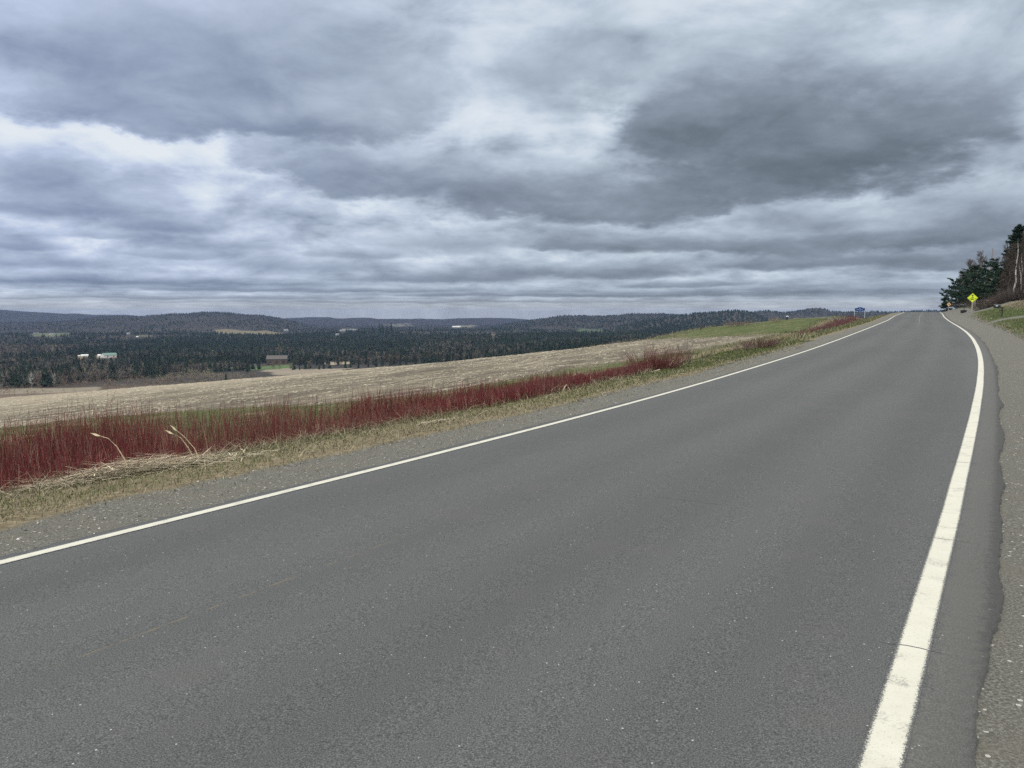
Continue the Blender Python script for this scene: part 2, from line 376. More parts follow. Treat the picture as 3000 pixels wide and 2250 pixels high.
_x = np.concatenate([[0], np.cumsum((_dx[1:]+_dx[:-1])/2*.5)]); _y = np.concatenate([[0], np.cumsum((_dy[1:]+_dy[:-1])/2*.5)])
_x = _x-_x[i0]-3.586*_dy[i0]; _y = _y-_y[i0]+3.586*_dx[i0]
def zroad(s):
    s = np.asarray(s, float); z = cub(s, SK, ZK)
    e = np.maximum(s-172, 0); return z-np.minimum(e, 40)**2*.00075-np.maximum(e-40, 0)*.04
def bank(s): return cub(s, BK, BV)
def road_xy(s, t):
    return np.interp(s, _s, _x)+t*np.interp(s, _s, _dy), np.interp(s, _s, _y)-t*np.interp(s, _s, _dx)
def road_st(x, y):
    x = np.asarray(x, float); y = np.asarray(y, float)
    s = x*.5439+y*.8391
    for _ in range(4):
        px, py, tx, ty = [np.interp(s, _s, q) for q in (_x, _y, _dx, _dy)]
        s = np.clip(s+((x-px)*tx+(y-py)*ty)*.9, -39, 1499)
    px, py, tx, ty = [np.interp(s, _s, q) for q in (_x, _y, _dx, _dy)]
    return s, (x-px)*ty-(y-py)*tx
def sst(x, a, b):
    t = np.clip((np.asarray(x, float)-a)/(b-a), 0, 1); return t*t*(3-2*t)
def vnoise(x, y, seed=0):
    """cheap smooth value noise, about -1..1"""
    x = np.asarray(x, float); y = np.asarray(y, float); xi, yi = np.floor(x).astype(np.int64), np.floor(y).astype(np.int64)
    fx, fy = x-xi, y-yi; fx = fx*fx*(3-2*fx); fy = fy*fy*(3-2*fy)
    def h(a, b):
        n = (a*374761393+b*668265263+seed*1442695041) & 0x7fffffff; n = ((n ^ (n >> 13))*1274126177) & 0x7fffffff
        return ((n ^ (n >> 16)) & 0xffff)/32767.5-1
    return (h(xi, yi)*(1-fx)+h(xi+1, yi)*fx)*(1-fy)+(h(xi, yi+1)*(1-fx)+h(xi+1, yi+1)*fx)*fy
def fbm(x, y, oct=4, seed=0):
    a = 0; am = .5
    for o in range(oct): a = a+vnoise(x*2**o, y*2**o, seed+o*17)*am; am *= .55
    return a
# cross profile left of the road (from the pavement edge down to the valley)
CT = np.array([-3.4, -4.9, -7.2, -9, -11, -14, -20, -40, -200])
CZ = np.array([-.03, -.11, -.36, -1.1, -1.3, -1.27, -1.75, -3.6, -18.4])
def rside(s, t):
    a = np.interp(t, [3.6, 5.2, 6.5, 9, 14, 30], [-.03, .12, .50, .80, 1.0, 1.6])
    b = np.interp(t, [3.6, 5.0, 6.0, 8.6, 10.8, 15, 30], [-.02, .25, .62, 1.33, 2.1, 2.7, 3.3])
    c0 = np.interp(t, [3.6, 5.5, 9, 14, 30], [-.03, .02, .25, .5, 1.2])
    k0 = sst(s, 12, 40); k = sst(s, 72, 96)
    return (c0*(1-k0)+a*k0)*(1-k)+b*k
RIDGES = [  # distance, front width, back width, skyline (photo x, y), tree height taken off
 (9300, 2200, 800, 0, [(-400,912),(68,910),(136,909),(187,912),(220,912),(271,918),(373,921),(420,927),(700,935),(1107,936),(1150,933.5),(1192,934),(1260,937),(1500,940),(3400,940)]),
 (6900, 1700, 900, 0, [(-400,905),(0,907),(51,911),(170,918),(271,923),(330,932),(500,945),(760,945),(836,932),(903,929),(961,929),(992,933),(1039,931),(1073,930),(1107,934),(1192,934.5),(1225,933),(1293,935),(1344,932),(1450,931),(1500,932),(1559,937),(1650,942),(2200,940),(3400,935)]),
 (4600, 2500, 900, 2, [(-400,955),(0,945),(203,941),(271,931),(305,926),(339,924),(407,926),(441,923),(508,918),(542,919),(593,914),(661,915),(712,921),(768,923),(819,931),(870,943),(937,962),(988,973),(1100,995),(3400,1010)]),
 (4400, 2200, 900, 2, [(-400,1010),(1250,1005),(1400,968),(1468,951),(1553,937),(1603,930),(1654,924),(1705,924),(1773,925),(1807,923),(1847,918),(1942,918),(1990,921),(2100,930),(2300,960),(3400,980)]),
 (3100, 1400, 700, 2, [(-400,1030),(1620,1010),(1740,985),(1820,955),(1900,938),(1990,924),(2044,918),(2100,915),(2154,910),(2181,911.5),(2208,918),(2236,929),(2300,950),(2420,985),(3400,985)]),
 (4000, 1500, 800, 2, [(-400,1010),(2050,960),(2150,925),(2208,914),(2236,910),(2252,910),(2290,915),(2325,913),(2345,910),(2371,905),(2393,902.6),(2412,905),(2431,911),(2466,914),(2507,914),(2561,912),(2615,914),(2642,913),(2700,910),(2755,909.5),(2850,912),(3400,915)]),
]
FY = np.array([0, 300, 480, 700, 1000, 1500, 2200, 2800, 4000, 7000, 15000.]); FZ = np.array([-34, -42, -56, -68, -79, -88, -90, -88, -95, -190, -380.])
def uoff(u): return np.interp(u, [-.66, -.35, -.1, .13, .25], [0, 5, 14, 30, 38])
def zfar(x, y):
    y = np.maximum(y, 1.0); u = np.clip(x/y, -1.2, 1.6); px = 1500+u*1.0045*F
    fl = np.interp(y, FY, FZ)+uoff(u)*np.interp(y, [0, 1200, 2500, 5000], [1, 1, .7, .2])
    z = fl+fbm(x/420, y/420, 4, 3)*9*sst(y, 500, 1500)+fbm(x/90, y/90, 3, 9)*2.0
    for (Y, wf, wb, th, sk) in RIDGES:
        sx = np.array([q[0] for q in sk], float); sy = np.array([q[1] for q in sk], float)
        zi = CAMH-(np.interp(px, sx, sy)-HORIZ)/F*Y*1.0045-th
        d = np.where(y < Y, (Y-y)/wf, (y-Y)/wb); bmp = np.clip(1-d, 0, 1); bmp = bmp*bmp*(3-2*bmp)
        base = np.interp(Y, FY, FZ)+uoff(u)*.5
        zr = base+(zi-base)*bmp + fbm(x/260, y/260, 4, int(Y))*14*bmp*(1-bmp)*2 + vnoise(x/23., y/23., 5)*np.clip(Y/3500-.6, 0, 1.6)*1.3
        zr = np.where(y < Y+wb, zr, -300)
        z = np.where(bmp > 0, np.maximum(z, zr), z)
    return z
def znear(s, t):
    left = np.interp(t, CT[::-1], CZ[::-1])
    left = np.where(t < -200, -18.4-.15*(-t-200), left)
    base = zroad(np.clip(s, -40, 900))
    fade = 1-.9*sst(-t, 12, 90)
    zl = base*fade+left
    zl = zl+sst(s, 98, 128)*.95*sst(-t, 43, 31)*sst(-t, 7, 14)-np.maximum(s-140, 0)*.016*sst(-t, 4, 10)*sst(s, 420, 300)
    zl = zl-np.clip(-t/200, 0, 1.5)*np.interp(s, [0, 108, 141, 200, 290, 350, 430], [.3, 1.2, 2.2, 3.1, 4.4, 5.6, 6.8])*sst(-t, 20, 60)
    zl = zl+fbm(s*.11, t*.16, 3, 21)*.28*sst(-t, 5, 14)
    zz = np.where(t < 0, zl, base+rside(s, np.maximum(t, 3.6))+fbm(s*.3, t*.3, 3, 5)*.10*sst(t, 4.8, 8))
    pave = base+bank(s)*t-.035
    tt = np.abs(t)
    k = sst(tt, 3.5, 5.2)
    zz = np.where(tt < 3.5, pave, zz+(bank(s)*np.sign(t)*3.5)*(1-sst(tt, 3.5, 6.5)))
    return zz
def gz(x, y):
    x = np.asarray(x, float); y = np.asarray(y, float)
    s, t = road_st(x, y); zn = znear(s, t); zf = zfar(x, y)
    k = np.maximum(sst(-t, 215, 420)*sst(y, 60, 260), sst(s-np.interp(-t, [40, 120], [0, 230]), 205, 480))
    return zn*(1-k)+zf*k
def gz1(x, y): return float(gz(np.array([x]), np.array([y]))[0])
def ray(px, py):
    a = (px-1500)/F; v = (1125-py)/F
    y = math.cos(ALPHA)+v*math.sin(ALPHA); z = -math.sin(ALPHA)+v*math.cos(ALPHA)
    return a/y, z/y
def ground_at(px, py, y0=2.0):
    """where the sight line through a photo pixel meets the terrain"""
    a, m = ray(px, py); Y = np.geomspace(y0, 14000, 6000); z = gz(a*Y, Y); h = np.nonzero(z >= CAMH+m*Y)[0]
    k = h[0] if len(h) else len(Y)-1
    return a*Y[k], Y[k], z[k]
def at(px, Y):
    """ground point below photo column px at depth Y"""
    a, _ = ray(px, HORIZ); x = a*Y; return x, Y, gz1(x, Y)

# open land in the valley: photo x, y, half width, half height, colour
LAND = [(165,981,62,5,(.13,.155,.085)),(750,976,115,7,(.19,.165,.105)),(1725,970,42,6,(.075,.115,.05)),(1810,1003,80,6,(.15,.125,.085)),
        (770,1077,100,6,(.075,.115,.045)),(880,1087,130,9,(.21,.18,.14)),(1000,1064,45,5,(.25,.215,.155)),(1205,952,50,4,(.15,.14,.105)),
        (1345,957,55,4,(.17,.165,.12)),(300,1046,110,4,(.15,.125,.085)),(640,1072,20,2,(.2,.17,.13)),(130,1145,150,7,(.19,.165,.125)),
        (1960,1050,60,4,(.1,.08,.06)),(1000,966,30,3,(.2,.2,.17)),(2180,1008,30,4,(.1,.1,.07)),(405,985,25,3,(.14,.14,.09)),(1445,982,30,3,(.12,.11,.08))]
LW = []
for (lx, ly, rx, ry, cc) in LAND:
    X, Y, Z = ground_at(lx, ly); _, Ya, _ = ground_at(lx, ly+ry); _, Yb, _ = ground_at(lx, ly-ry)
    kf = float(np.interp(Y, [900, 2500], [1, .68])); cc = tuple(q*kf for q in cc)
    ya, yb = min(Ya, Yb), max(Ya, Yb); yb = min(yb, ya*1.6)
    LW.append((X, (ya+yb)/2, rx*Y/F, max((yb-ya)/2, 18), cc))
def land_mask(x, y):
    best = np.zeros(np.shape(x)); col = np.zeros(np.shape(x)+(3,))
    wob = vnoise(x/40., y/60., 44)*.22
    for (X, Y, rx, ry, cc) in LW:
        u = (x/np.maximum(y, 1)-X/Y)*Y/rx; vv = (y-Y)/ry
        d = 1.05-(np.abs(u)**3+np.abs(vv)**3)**(1/3)+wob
        mk = sst(d, 0, .18); up = mk > best; best = np.where(up, mk, best)
        col[up] = cc
    return best, col

# ------------------------------------------------------------------ ground sheet (polar grid round the viewpoint)
az_f = np.concatenate([np.arange(-37.5, 37.5001, .1), np.arange(38, 62, 1.0), np.arange(64, 298, 6.0), np.arange(298, 322, 1.0)])
az_r = np.radians(az_f)
D = np.concatenate([np.geomspace(.6, 60, 230)[:-1], np.geomspace(60, 700, 210)[:-1], np.geomspace(700, 5000, 210)[:-1], np.geomspace(5000, 10200, 90)])
A2, D2 = np.meshgrid(az_r, D)
GX, GY = D2*np.sin(A2), D2*np.cos(A2)
back = GY < 0
GXc, GYc = np.where(back, GX*np.minimum(1, 300/D2), GX), np.where(back, GY*np.minimum(1, 300/D2), GY)
GX, GY = GXc.ravel(), GYc.ravel()
GS, GT = road_st(GX, GY)
GZ = gz(GX, GY)
# stubble field: positive inside
TB = np.interp(GS, [8, 14, 17, 19.5, 23, 28, 40, 60, 80], [-31, -29, -27, -21.5, -16.5, -14.5, -14, -13.6, -13.4])
fd = np.minimum(TB-GT, (np.interp(-GT, [0, 13, 30, 60, 78], [70, 86, 106, 138, 460])-GS)*.7); fd = np.minimum(fd, GT+196+fbm(GS/30, GT/30, 2, 8)*3)
fd = np.where(GS < -35, -5, fd)
farm = np.maximum(sst(-GT, 203, 214), sst(GY, 520, 700)*sst(-GT, 40, 90)); farm = np.maximum(farm, sst(GS-np.interp(-GT, [30, 70], [0, 260]), 190, 330))
lm, lc = land_mask(GX, GY)
wn = fbm(GX/120, GY/160, 4, 31)
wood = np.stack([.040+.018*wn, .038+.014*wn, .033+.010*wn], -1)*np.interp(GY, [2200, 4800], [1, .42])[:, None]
edge = sst(GY, 760, 560)*sst(-GT, 150, 230)           # brushy slope just below the field
brush = np.stack([.13+.03*wn, .10+.02*wn, .075+.01*wn], -1)
wood = wood*(1-edge[:, None])+brush*edge[:, None]
lcol = wood*(1-lm[:, None])+lc*lm[:, None]
# gravel beside the pavement, the lay-by and the driveway up the bank
def box_d(v, a, b): return np.minimum(v-a, b-v)
grv = np.where(GT < 0, (4.68-np.abs(GT)+fbm(GS*.6, GT*.2, 3, 2)*.35), 0)
rw = np.interp(GS, [0, 25, 45, 70, 95, 130, 160, 190], [6.4, 5.9, 5.4, 5.6, 5.6, 6.4, 7.5, 6.0])
grv = np.where(GT >= 0, rw-GT+fbm(GS*.5, GT*.3, 3, 4)*.5, grv)
drive = np.minimum(box_d(GS, 77.5+(GT-5)*.25, 80.5+(GT-5)*.25), GT-4)
drive2 = np.minimum(box_d(GS, 120, 146), np.minimum(GT-4, 24-GT))
grv = np.maximum(grv, np.maximum(drive, drive2))
strip = np.minimum(box_d(GS, 132, 150), box_d(GT, -34, -10.5))
grv = np.maximum(grv, strip)
grv = np.where(np.abs(GT) > 90, -5, grv)
grn = np.zeros_like(GT)
grn = np.where((GT < -12.5) & (fd < 1), .58-.12*sst(GS, 60, 90)+.14*sst(GS, 84, 112), grn)
grn = np.where((GT > 5.2), .85*sst(GS, 10, 30)-.75*sst(GT, 8.3, 10.5)*sst(GS, 84, 96), grn)
grn = np.where((GT < -4.9) & (GT > -7.5), .10+.30*sst(GS, 24, 40), grn)
grn = np.where((GT < -4.9) & (GT > -7.5) & (GS > 22) & (GS < 42), .42, grn)
# dry grass on the face of the knoll towards the valley
grn = np.where((GT < -38) & (fd < 1) & (GS > 90), -.7+.5*vnoise(GS*.08, GT*.1, 3), grn)
nA, nD = len(az_f), len(D)
idx = np.arange(nA*nD).reshape(nD, nA)
q = np.stack([idx[:-1], np.roll(idx, -1, 1)[:-1], np.roll(idx, -1, 1)[1:], idx[1:]], -1).reshape(-1, 4)[:, ::-1]
me = npmesh('ground', np.stack([GX, GY, GZ], 1), q, m_ground, lcol,
            dict(s=GS, t=GT, fd=fd, far=farm, gravel=grv, green=grn), smooth=True)
tag(link('ground', me), kind='structure')

# ------------------------------------------------------------------ road, painted lines
def strip_mesh(name, ss, tl, lift, m, jag=None, edge=False, skirt=0):
    S, T = np.meshgrid(ss, tl, indexing='ij')
    T = T.copy()
    if jag is not None: T = jag(S, T)
    X, Y = road_xy(S, T); Z = zroad(S)+bank(S)*T+lift
    if skirt: Z[:, 0] -= skirt; Z[:, -1] -= skirt
    n, k = S.shape; ix = np.arange(n*k).reshape(n, k)
    q = np.stack([ix[:-1, :-1], ix[:-1, 1:], ix[1:, 1:], ix[1:, :-1]], -1).reshape(-1, 4)
    at_ = dict(s=S.ravel(), t=T.ravel())
    if edge: at_['e'] = np.tile(np.where(np.arange(k) % (k-1) == 0, 0., 1.), (n, 1)).ravel()
    me = npmesh(name, np.stack([X.ravel(), Y.ravel(), Z.ravel()], 1), q, m, None, at_, smooth=True)
    return tag(link(name, me), kind='structure')
ss = np.concatenate([np.arange(-6, 30, .04), np.arange(30, 80, .2), np.arange(80, 262, .8)])
def jag(S, T):
    f = np.exp(-np.maximum(S, 0)/60)*.6+.4
    j = fbm(S*.5, S*0, 2, 61)*.10+fbm(S*2.3, S*0, 3, 63)*.025+fbm(S*17, S*0, 3, 62)*.022
    j2 = fbm(S*.6, S*0, 2, 71)*.07+fbm(S*8, S*0, 4, 72)*.04
    T[:, -1] += (j*f)[:, -1]; T[:, -2] += (j*f)[:, -2]; T[:, 0] += (j2*f)[:, 0]; T[:, 1] += (j2*f)[:, 1]
    return T
tl = np.array([-3.40, -3.39, -3.0, -2, -1, 0, 1, 2, 3.0, 3.595, 3.61])
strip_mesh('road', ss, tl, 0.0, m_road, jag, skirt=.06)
def wavy(S, T): return T+fbm(S*.25, S*0, 2, 81)*.012
for tcen, wdt in ((-HW, .116), (HW, .150)):
    strip_mesh('edge_line', np.arange(-6, 262, .1), np.array([tcen-wdt/2-.014, tcen-wdt/2+.024, tcen, tcen+wdt/2-.024, tcen+wdt/2+.014]), .004, m_line, wavy, edge=True)

# ------------------------------------------------------------------ blades, stems and straws as plain meshes
def blades(base, h, wd, lean, col, curl=.5, flat=None):
    """bent two-step blades; base (n,3), lean (n,2) sideways reach; returns verts, quads, colours"""
    n = len(base); ang = rng.uniform(0, 6.283, n)
    side = np.stack([np.cos(ang), np.sin(ang), np.zeros(n)], 1)*(wd/2)[:, None]
    L3 = np.concatenate([lean, np.zeros((n, 1))], 1); up = np.array([0, 0, 1.0])
    mid = base+L3*(1-curl)*.5+up*(h*.58)[:, None]; tip = base+L3+up*h[:, None]
    V = np.stack([base-side, base+side, mid-side*.75, mid+side*.75, tip-side*.15, tip+side*.15], 1).reshape(-1, 3)
    o = (np.arange(n)*6)[:, None]
    q = np.concatenate([o+np.array([0, 1, 3, 2]), o+np.array([2, 3, 5, 4])], 0)
    return V, q, np.repeat(col, 6, 0)
def pts_st(n, s0, s1, t0, t1, pw=1.0):
    """random ground points along the road, denser near the viewer when pw > 1"""
    s = s0+(s1-s0)*rng.random(n)**pw; t = rng.uniform(t0, t1, n)
    return s, t
def place(s, t):
    x, y = road_xy(s, t); return np.stack([x, y, gz(x, y)], 1)
def mixcol(n, a, b, k=None, v=.2):
    k = rng.random(n) if k is None else k
    c = np.array(a)[None]*(1-k[:, None])+np.array(b)[None]*k[:, None]
    return c*(1+v*(rng.random((n, 1))*2-1))
DRY0, DRY1 = (.125, .106, .072), (.325, .282, .20); GRN0, GRN1 = (.050, .072, .024), (.13, .155, .058)
def grass_patch(s, t, hmin, hmax, wd, kgreen, lean=.6):
    n = len(s); B = place(s, t); h = rng.uniform(hmin, hmax, n)
    isg = rng.random(n) < kgreen
    c = np.where(isg[:, None], mixcol(n, GRN0, GRN1), mixcol(n, DRY0, DRY1))
    a = rng.uniform(0, 6.283, n); r = h*lean*rng.random(n)*np.where(isg, .7, 1.8)
    h = h*np.where(isg, .85, 1.0-.45*rng.random(n))
    dist = np.hypot(B[:, 0], B[:, 1])
    w_ = wd*np.clip(dist/9, 1, 5)*rng.uniform(.7, 1.4, n)
    return blades(B-[0, 0, .01], h, w_, np.stack([np.cos(a), np.sin(a)], 1)*r[:, None], c)
def join(parts):
    V, Q, K = [], [], []; o = 0
    for v_, q_, c_ in parts: V.append(v_); Q.append(q_+o); K.append(c_); o += len(v_)
    return np.concatenate(V), np.concatenate(Q), np.concatenate(K)
parts = []
# left verge
s, t = pts_st(52000, 1.2, 46, -7.6, -4.5, 1.5)
kg = np.clip(.64+.9*fbm(s*.45, t*.9, 3, 91)+.25*sst(s, 20, 30)-.35*sst(t, -5.3, -4.9), .04, .9)
keep = (rng.random(len(s)) < .35+1.1*sst(-t, 4.7, 5.4)+fbm(s*1.5, t*2, 2, 92)*.5)
parts.append(grass_patch(s[keep], t[keep], .03, .095, .006, kg[keep], 1.2))
s, t = pts_st(6000, 1.2, 30, -7.9, -6.4, 1.3); parts.append(grass_patch(s, t, .08, .26, .006, np.full(len(s), .10), 1.5))
s, t = pts_st(2600, 1.2, 40, -5.0, -3.9, 1.4); parts.append(grass_patch(s, t, .02, .07, .006, np.full(len(s), .25), 1.6))
s, t = pts_st(16000, 40, 150, -13.5, -4.9); parts.append(grass_patch(s, t, .08, .30, .007, np.clip(.45+.8*fbm(s*.2, t*.4, 3, 93), .05, .95)))
s, t = pts_st(900, 1.5, 24, -6.6, -4.6, 1.5); parts.append(grass_patch(s, t, .05, .20, .007, np.full(len(s), .02), 2.6))
V, Q, K = join(parts); tag(link('verge_grass', npmesh('verge_grass', V, Q, m_grass, K)), 'mixed green and dead grass on the verge between gravel shoulder and red stems', 'grass', kind='stuff')
# green strip behind the thicket, and knoll
parts = []
s, t = pts_st(26000, 6, 40, -46, -11.5); TBs = np.interp(s, [8, 14, 17, 19.5, 23, 28, 40], [-31, -29, -27, -21.5, -16.5, -14.5, -14])
k = t > TBs-.8; parts.append(grass_patch(s[k], t[k], .03, .11, .006, np.clip(.56+1.0*fbm(s*.25, t*.25, 3, 94), .05, .97)[k]))
s, t = pts_st(30000, 62, 150, -62, -12); k = (np.interp(-t, [0, 13, 30, 60], [70, 86, 106, 138])-s) < 3
parts.append(grass_patch(s[k], t[k], .04, .14, .006, np.clip(.64+1.1*fbm(s*.1, t*.14, 3, 95)-.9*sst(-t, 36, 42), .02, .97)[k]))
s, t = pts_st(5000, 85, 150, -58, -30); k = (np.interp(-t, [0, 13, 30, 60], [70, 86, 106, 138])-s) < 1
parts.append(grass_patch(s[k], t[k], .25, .6, .007, np.full(k.sum(), .05), .8))
V, Q, K = join(parts); tag(link('meadow_grass', npmesh('meadow_grass', V, Q, m_grass, K)), 'short green and straw coloured grass round the stubble field and over the knoll', 'grass', kind='stuff')
# right bank
parts = []
s, t = pts_st(30000, 16, 112, 5.2, 13, 1.1)
rwS = np.interp(s, [0, 25, 45, 70, 95, 130], [6.4, 5.9, 5.4, 5.6, 5.6, 6.4])
k = (t > rwS-.35+rng.normal(0, .2, len(s))) & ~((s > 77.3+(t-5)*.25) & (s < 80.7+(t-5)*.25))
kg = np.clip(.92+.7*fbm(s*.2, t*.3, 3, 96)-.9*sst(t, 8.3, 9.8)*sst(s, 84, 92)-.75*sst(t, rwS+.9, rwS+.1), .03, .97)
parts.append(grass_patch(s[k], t[k], .05, .16, .006, kg[k]))
s, t = pts_st(2600, 84, 112, 9.2, 13); parts.append(grass_patch(s, t, .2, .5, .006, np.full(len(s), .08), 1.0))
V, Q, K = join(parts); tag(link('bank_grass', npmesh('bank_grass', V, Q, m_grass, K)), 'green lawn and tan grass on the bank right of the road', 'grass', kind='stuff')

# straw residue lying on the stubble field
n = 60000
dd = np.exp(rng.uniform(math.log(22), math.log(330), n)); aa = rng.uniform(-.68, .30, n); xx, yy = aa*dd, dd
s, t = road_st(xx, yy); TBs = np.interp(s, [8, 14, 17, 19.5, 23, 28, 40, 60, 80], [-31, -29, -27, -21.5, -16.5, -14.5, -14, -13.6, -13.4])
dens = fbm(s*.22, t*1.1, 4, 50)
k = (t < TBs-.3) & (np.interp(-t, [0, 13, 30, 60, 78], [70, 86, 106, 138, 460])-s > 1) & (t > -194) & (dens > -.12+.25*rng.random(n)); s, t, xx, yy = s[k], t[k], xx[k], yy[k]
n = len(s); B = np.stack([xx, yy, gz(xx, yy)+.012], 1)
ln = rng.uniform(.10, .42, n)*np.clip(yy/60, .8, 2.4); wd = .022*np.clip(yy/40, .8, 3.2)*rng.uniform(.6, 1.3, n)
th = rng.normal(0, .55, n)+math.radians(57); dv = np.stack([np.cos(th), np.sin(th), rng.normal(0, .16, n)], 1); sv_ = np.stack([-np.sin(th), np.cos(th), rng.normal(.5, .4, n)], 1)
V = np.stack([B-dv*(ln/2)[:, None], B+sv_*(wd/2)[:, None], B+dv*(ln/2)[:, None]+[0, 0, .02], B-sv_*(wd/2)[:, None]], 1).reshape(-1, 3)
V[:, 2] = np.maximum(V[:, 2], gz(V[:, 0], V[:, 1])+.004)
Q = (np.arange(n)*4)[:, None]+np.arange(4)
tag(link('straw_residue', npmesh('straw_residue', V, Q, m_straw, np.repeat(mixcol(n, (.20, .17, .125), (.48, .43, .335)), 4, 0))), 'pale straw litter left in rows over the harvested field', 'straw', kind='stuff')

# red dogwood: stems with three-sided section
def stems(base, tip, rad, col, bow=.12, twig=1):
    n = len(base); up = tip-base; L = np.linalg.norm(up, axis=1)
    a = rng.uniform(0, 6.283, n); off = np.stack([np.cos(a), np.sin(a), np.zeros(n)], 1)*(L*bow*rng.random(n))[:, None]
    mid = base+up*.5+off; out = []
    def seg(P0, P1, r0, r1, c0, c1):
        m_ = len(P0); V = []
        for P, r in ((P0, r0), (P1, r1)):
            for k_ in range(3):
                an = k_*2.0944; V.append(P+np.stack([np.cos(an)*r, np.sin(an)*r, r*0], 1))
        V = np.stack(V, 1).reshape(-1, 3); o = (np.arange(m_)*6)[:, None]
        q = np.concatenate([o+np.array(z_) for z_ in ((0, 1, 4, 3), (1, 2, 5, 4), (2, 0, 3, 5))], 0)
        cc = np.stack([c0]*3+[c1]*3, 1).reshape(-1, 3); return V, q, cc
    out.append(seg(base, mid, rad, rad*.75, col*.9, col)); out.append(seg(mid, tip, rad*.75, rad*.3, col, col*1.1))
    for _ in range(twig):
        f_ = rng.uniform(.25, .75, n)[:, None]; st = np.where(f_ < .5, base+(mid-base)*f_*2, mid+(tip-mid)*(f_*2-1))
        a2 = rng.uniform(0, 6.283, n); ln = L*rng.uniform(.2, .45, n)
        en = st+np.stack([np.cos(a2)*ln*.35, np.sin(a2)*ln*.35, ln*.9], 1)
        out.append(seg(st, en, rad*.55, rad*.22, col, col*1.1))
    return join(out)
RED0, RED1, PINK = (.070, .015, .017), (.225, .043, .044), (.25, .13, .105)
def thicket(s, t, top, jit, rad, pink=.12, dark=0.0, brown=None):
    n = len(s); B = place(s, t); zr = zroad(s)
    h = np.maximum(top+zr-B[:, 2]+rng.normal(0, jit, n), .25+.15*rng.random(n))
    T = B+np.stack([rng.normal(0, .10, n)*h, rng.normal(0, .10, n)*h, h], 1)
    c = np.where((rng.random(n) < pink)[:, None], mixcol(n, PINK, (.36, .22, .17)), mixcol(n, RED0, RED1))
    if brown is not None: c = c*(1-brown[:, None])+mixcol(n, (.10, .050, .040), (.24, .155, .115))*brown[:, None]
    if dark: c = c*(1-dark)+np.array((.12, .075, .075))*dark
    d_ = np.hypot(B[:, 0], B[:, 1])
    return stems(B, T, rad*np.clip(d_/14, 1, 4)*rng.uniform(.7, 1.3, n), c)
parts = []
n = 46000; s = rng.uniform(.5, 27.5, n); t = -rng.uniform(6.35, 11.8, n)
dn = .62+1.15*fbm(s*.35, t*.5, 3, 41)+.25*sst(s, 13, 17)-.35*np.exp(-((s-9.3)/1.2)**2)
front = 6.75+.35*fbm(s*.5, s*0, 3, 43)+.5*sst(s, 7, 4)-.25*sst(s, 9, 13)
k = (rng.random(n) < dn*.85*np.interp(s, [8.6, 9.6, 12.6, 14], [1, .50, .55, 1.0])) & (-t > front)
s, t = s[k], t[k]
topv = np.interp(s, [2, 6, 8.5, 10.1, 11, 13, 16, 20, 25], [-.28, -.26, -.17, -.28, -.40, -.51, -.57, -.72, -.85])+.34*fbm(s*.55, t*.5, 4, 42)
bn = np.clip(np.interp(s, [0, 8.4, 9.8, 12.4, 14, 22, 26], [.16, .16, .52, .46, .10, .12, .4])+.5*fbm(s*.7, t*.8, 3, 47), 0, .85)*rng.uniform(.3, 1.2, len(s)).clip(0, 1)
parts.append(thicket(s, t, topv, .17, .0042, .16, 0, bn))
n = 2600; s = rng.uniform(74, 150, n); t = np.interp(s, [74, 150], [-8.6, -10.2])+rng.normal(0, .75, n)
k = rng.random(n) < .5+.8*fbm(s*.1, s*0, 3, 45); parts.append(thicket(s[k], t[k], place(s[k], t[k])[:, 2]-zroad(s[k])+.65, .16, .004, .1, .55))
V, Q, K = join(parts)
tag(link('red_dogwood_thicket', npmesh('red_dogwood_thicket', V, Q, m_stem, K)), 'dense band of bare crimson dogwood stems in the roadside ditch', 'shrubs', kind='stuff')
def shrub(name, px, Y, wx, h, n, c0, c1, label, group=None, spread=.35, rad=.006, off=(0, 0), twig=2):
    x, y, z = at(px, Y) if px is not None else (off[0], off[1], gz1(*off))
    a = rng.uniform(0, 6.283, n); r = np.sqrt(rng.random(n))
    kb = .06 if n < 20 else 1.0
    B = np.stack([np.cos(a)*r*wx*.35*kb, np.sin(a)*r*wx*.25*kb, np.zeros(n)], 1); B[:, 2] = gz(B[:, 0]+x, B[:, 1]+y)-z-.03
    hh = h*rng.uniform(.55, 1.05, n)*(1-.35*r)
    T = B+np.stack([np.cos(a)*r*wx*spread+rng.normal(0, .06, n)*h, np.sin(a)*r*wx*spread*.7, hh], 1)
    V, Q, K = stems(B, T, rad*rng.uniform(.6, 1.3, n), mixcol(n, c0, c1), .12, twig)
    return tag(link(name, npmesh(name, V, Q, m_stem, K), loc=(x, y, z)), label, 'shrub', group)
shrub('dogwood_shrub', 1925, 27.5, 2.1, 1.15, 300, (.085, .022, .022), (.19, .06, .055), 'tall clump of dull red stems at the far end of the crimson thicket')
shrub('dogwood_shrub', 2232, 38.5, 1.9, .75, 240, (.075, .030, .034), (.15, .07, .07), 'low purplish brown bush alone on the verge halfway up the road')
shrub('dogwood_shrub', 2185, 37.5, 1.2, .45, 80, (.12, .085, .07), (.22, .16, .13), 'thin greyish bush just left of the purplish brown bush')
shrub('bare_sapling', 2018, 29.5, .75, 1.35, 7, (.06, .045, .04), (.10, .075, .065), 'sparse dark leafless sapling right of the tall red clump', rad=.010, spread=.7, twig=5)
shrub('bare_sapling', 2062, 31.5, .7, .55, 9, (.08, .055, .05), (.13, .09, .08), 'short scrubby dark sapling near the bright green verge', rad=.008, spread=.6, twig=4)
shrub('bare_sapling', 1745, 22.0, .5, .62, 6, (.10, .05, .05), (.15, .08, .07), 'few dark twigs rising out of the crimson thicket before the tall clump', rad=.006, spread=.6, twig=4)
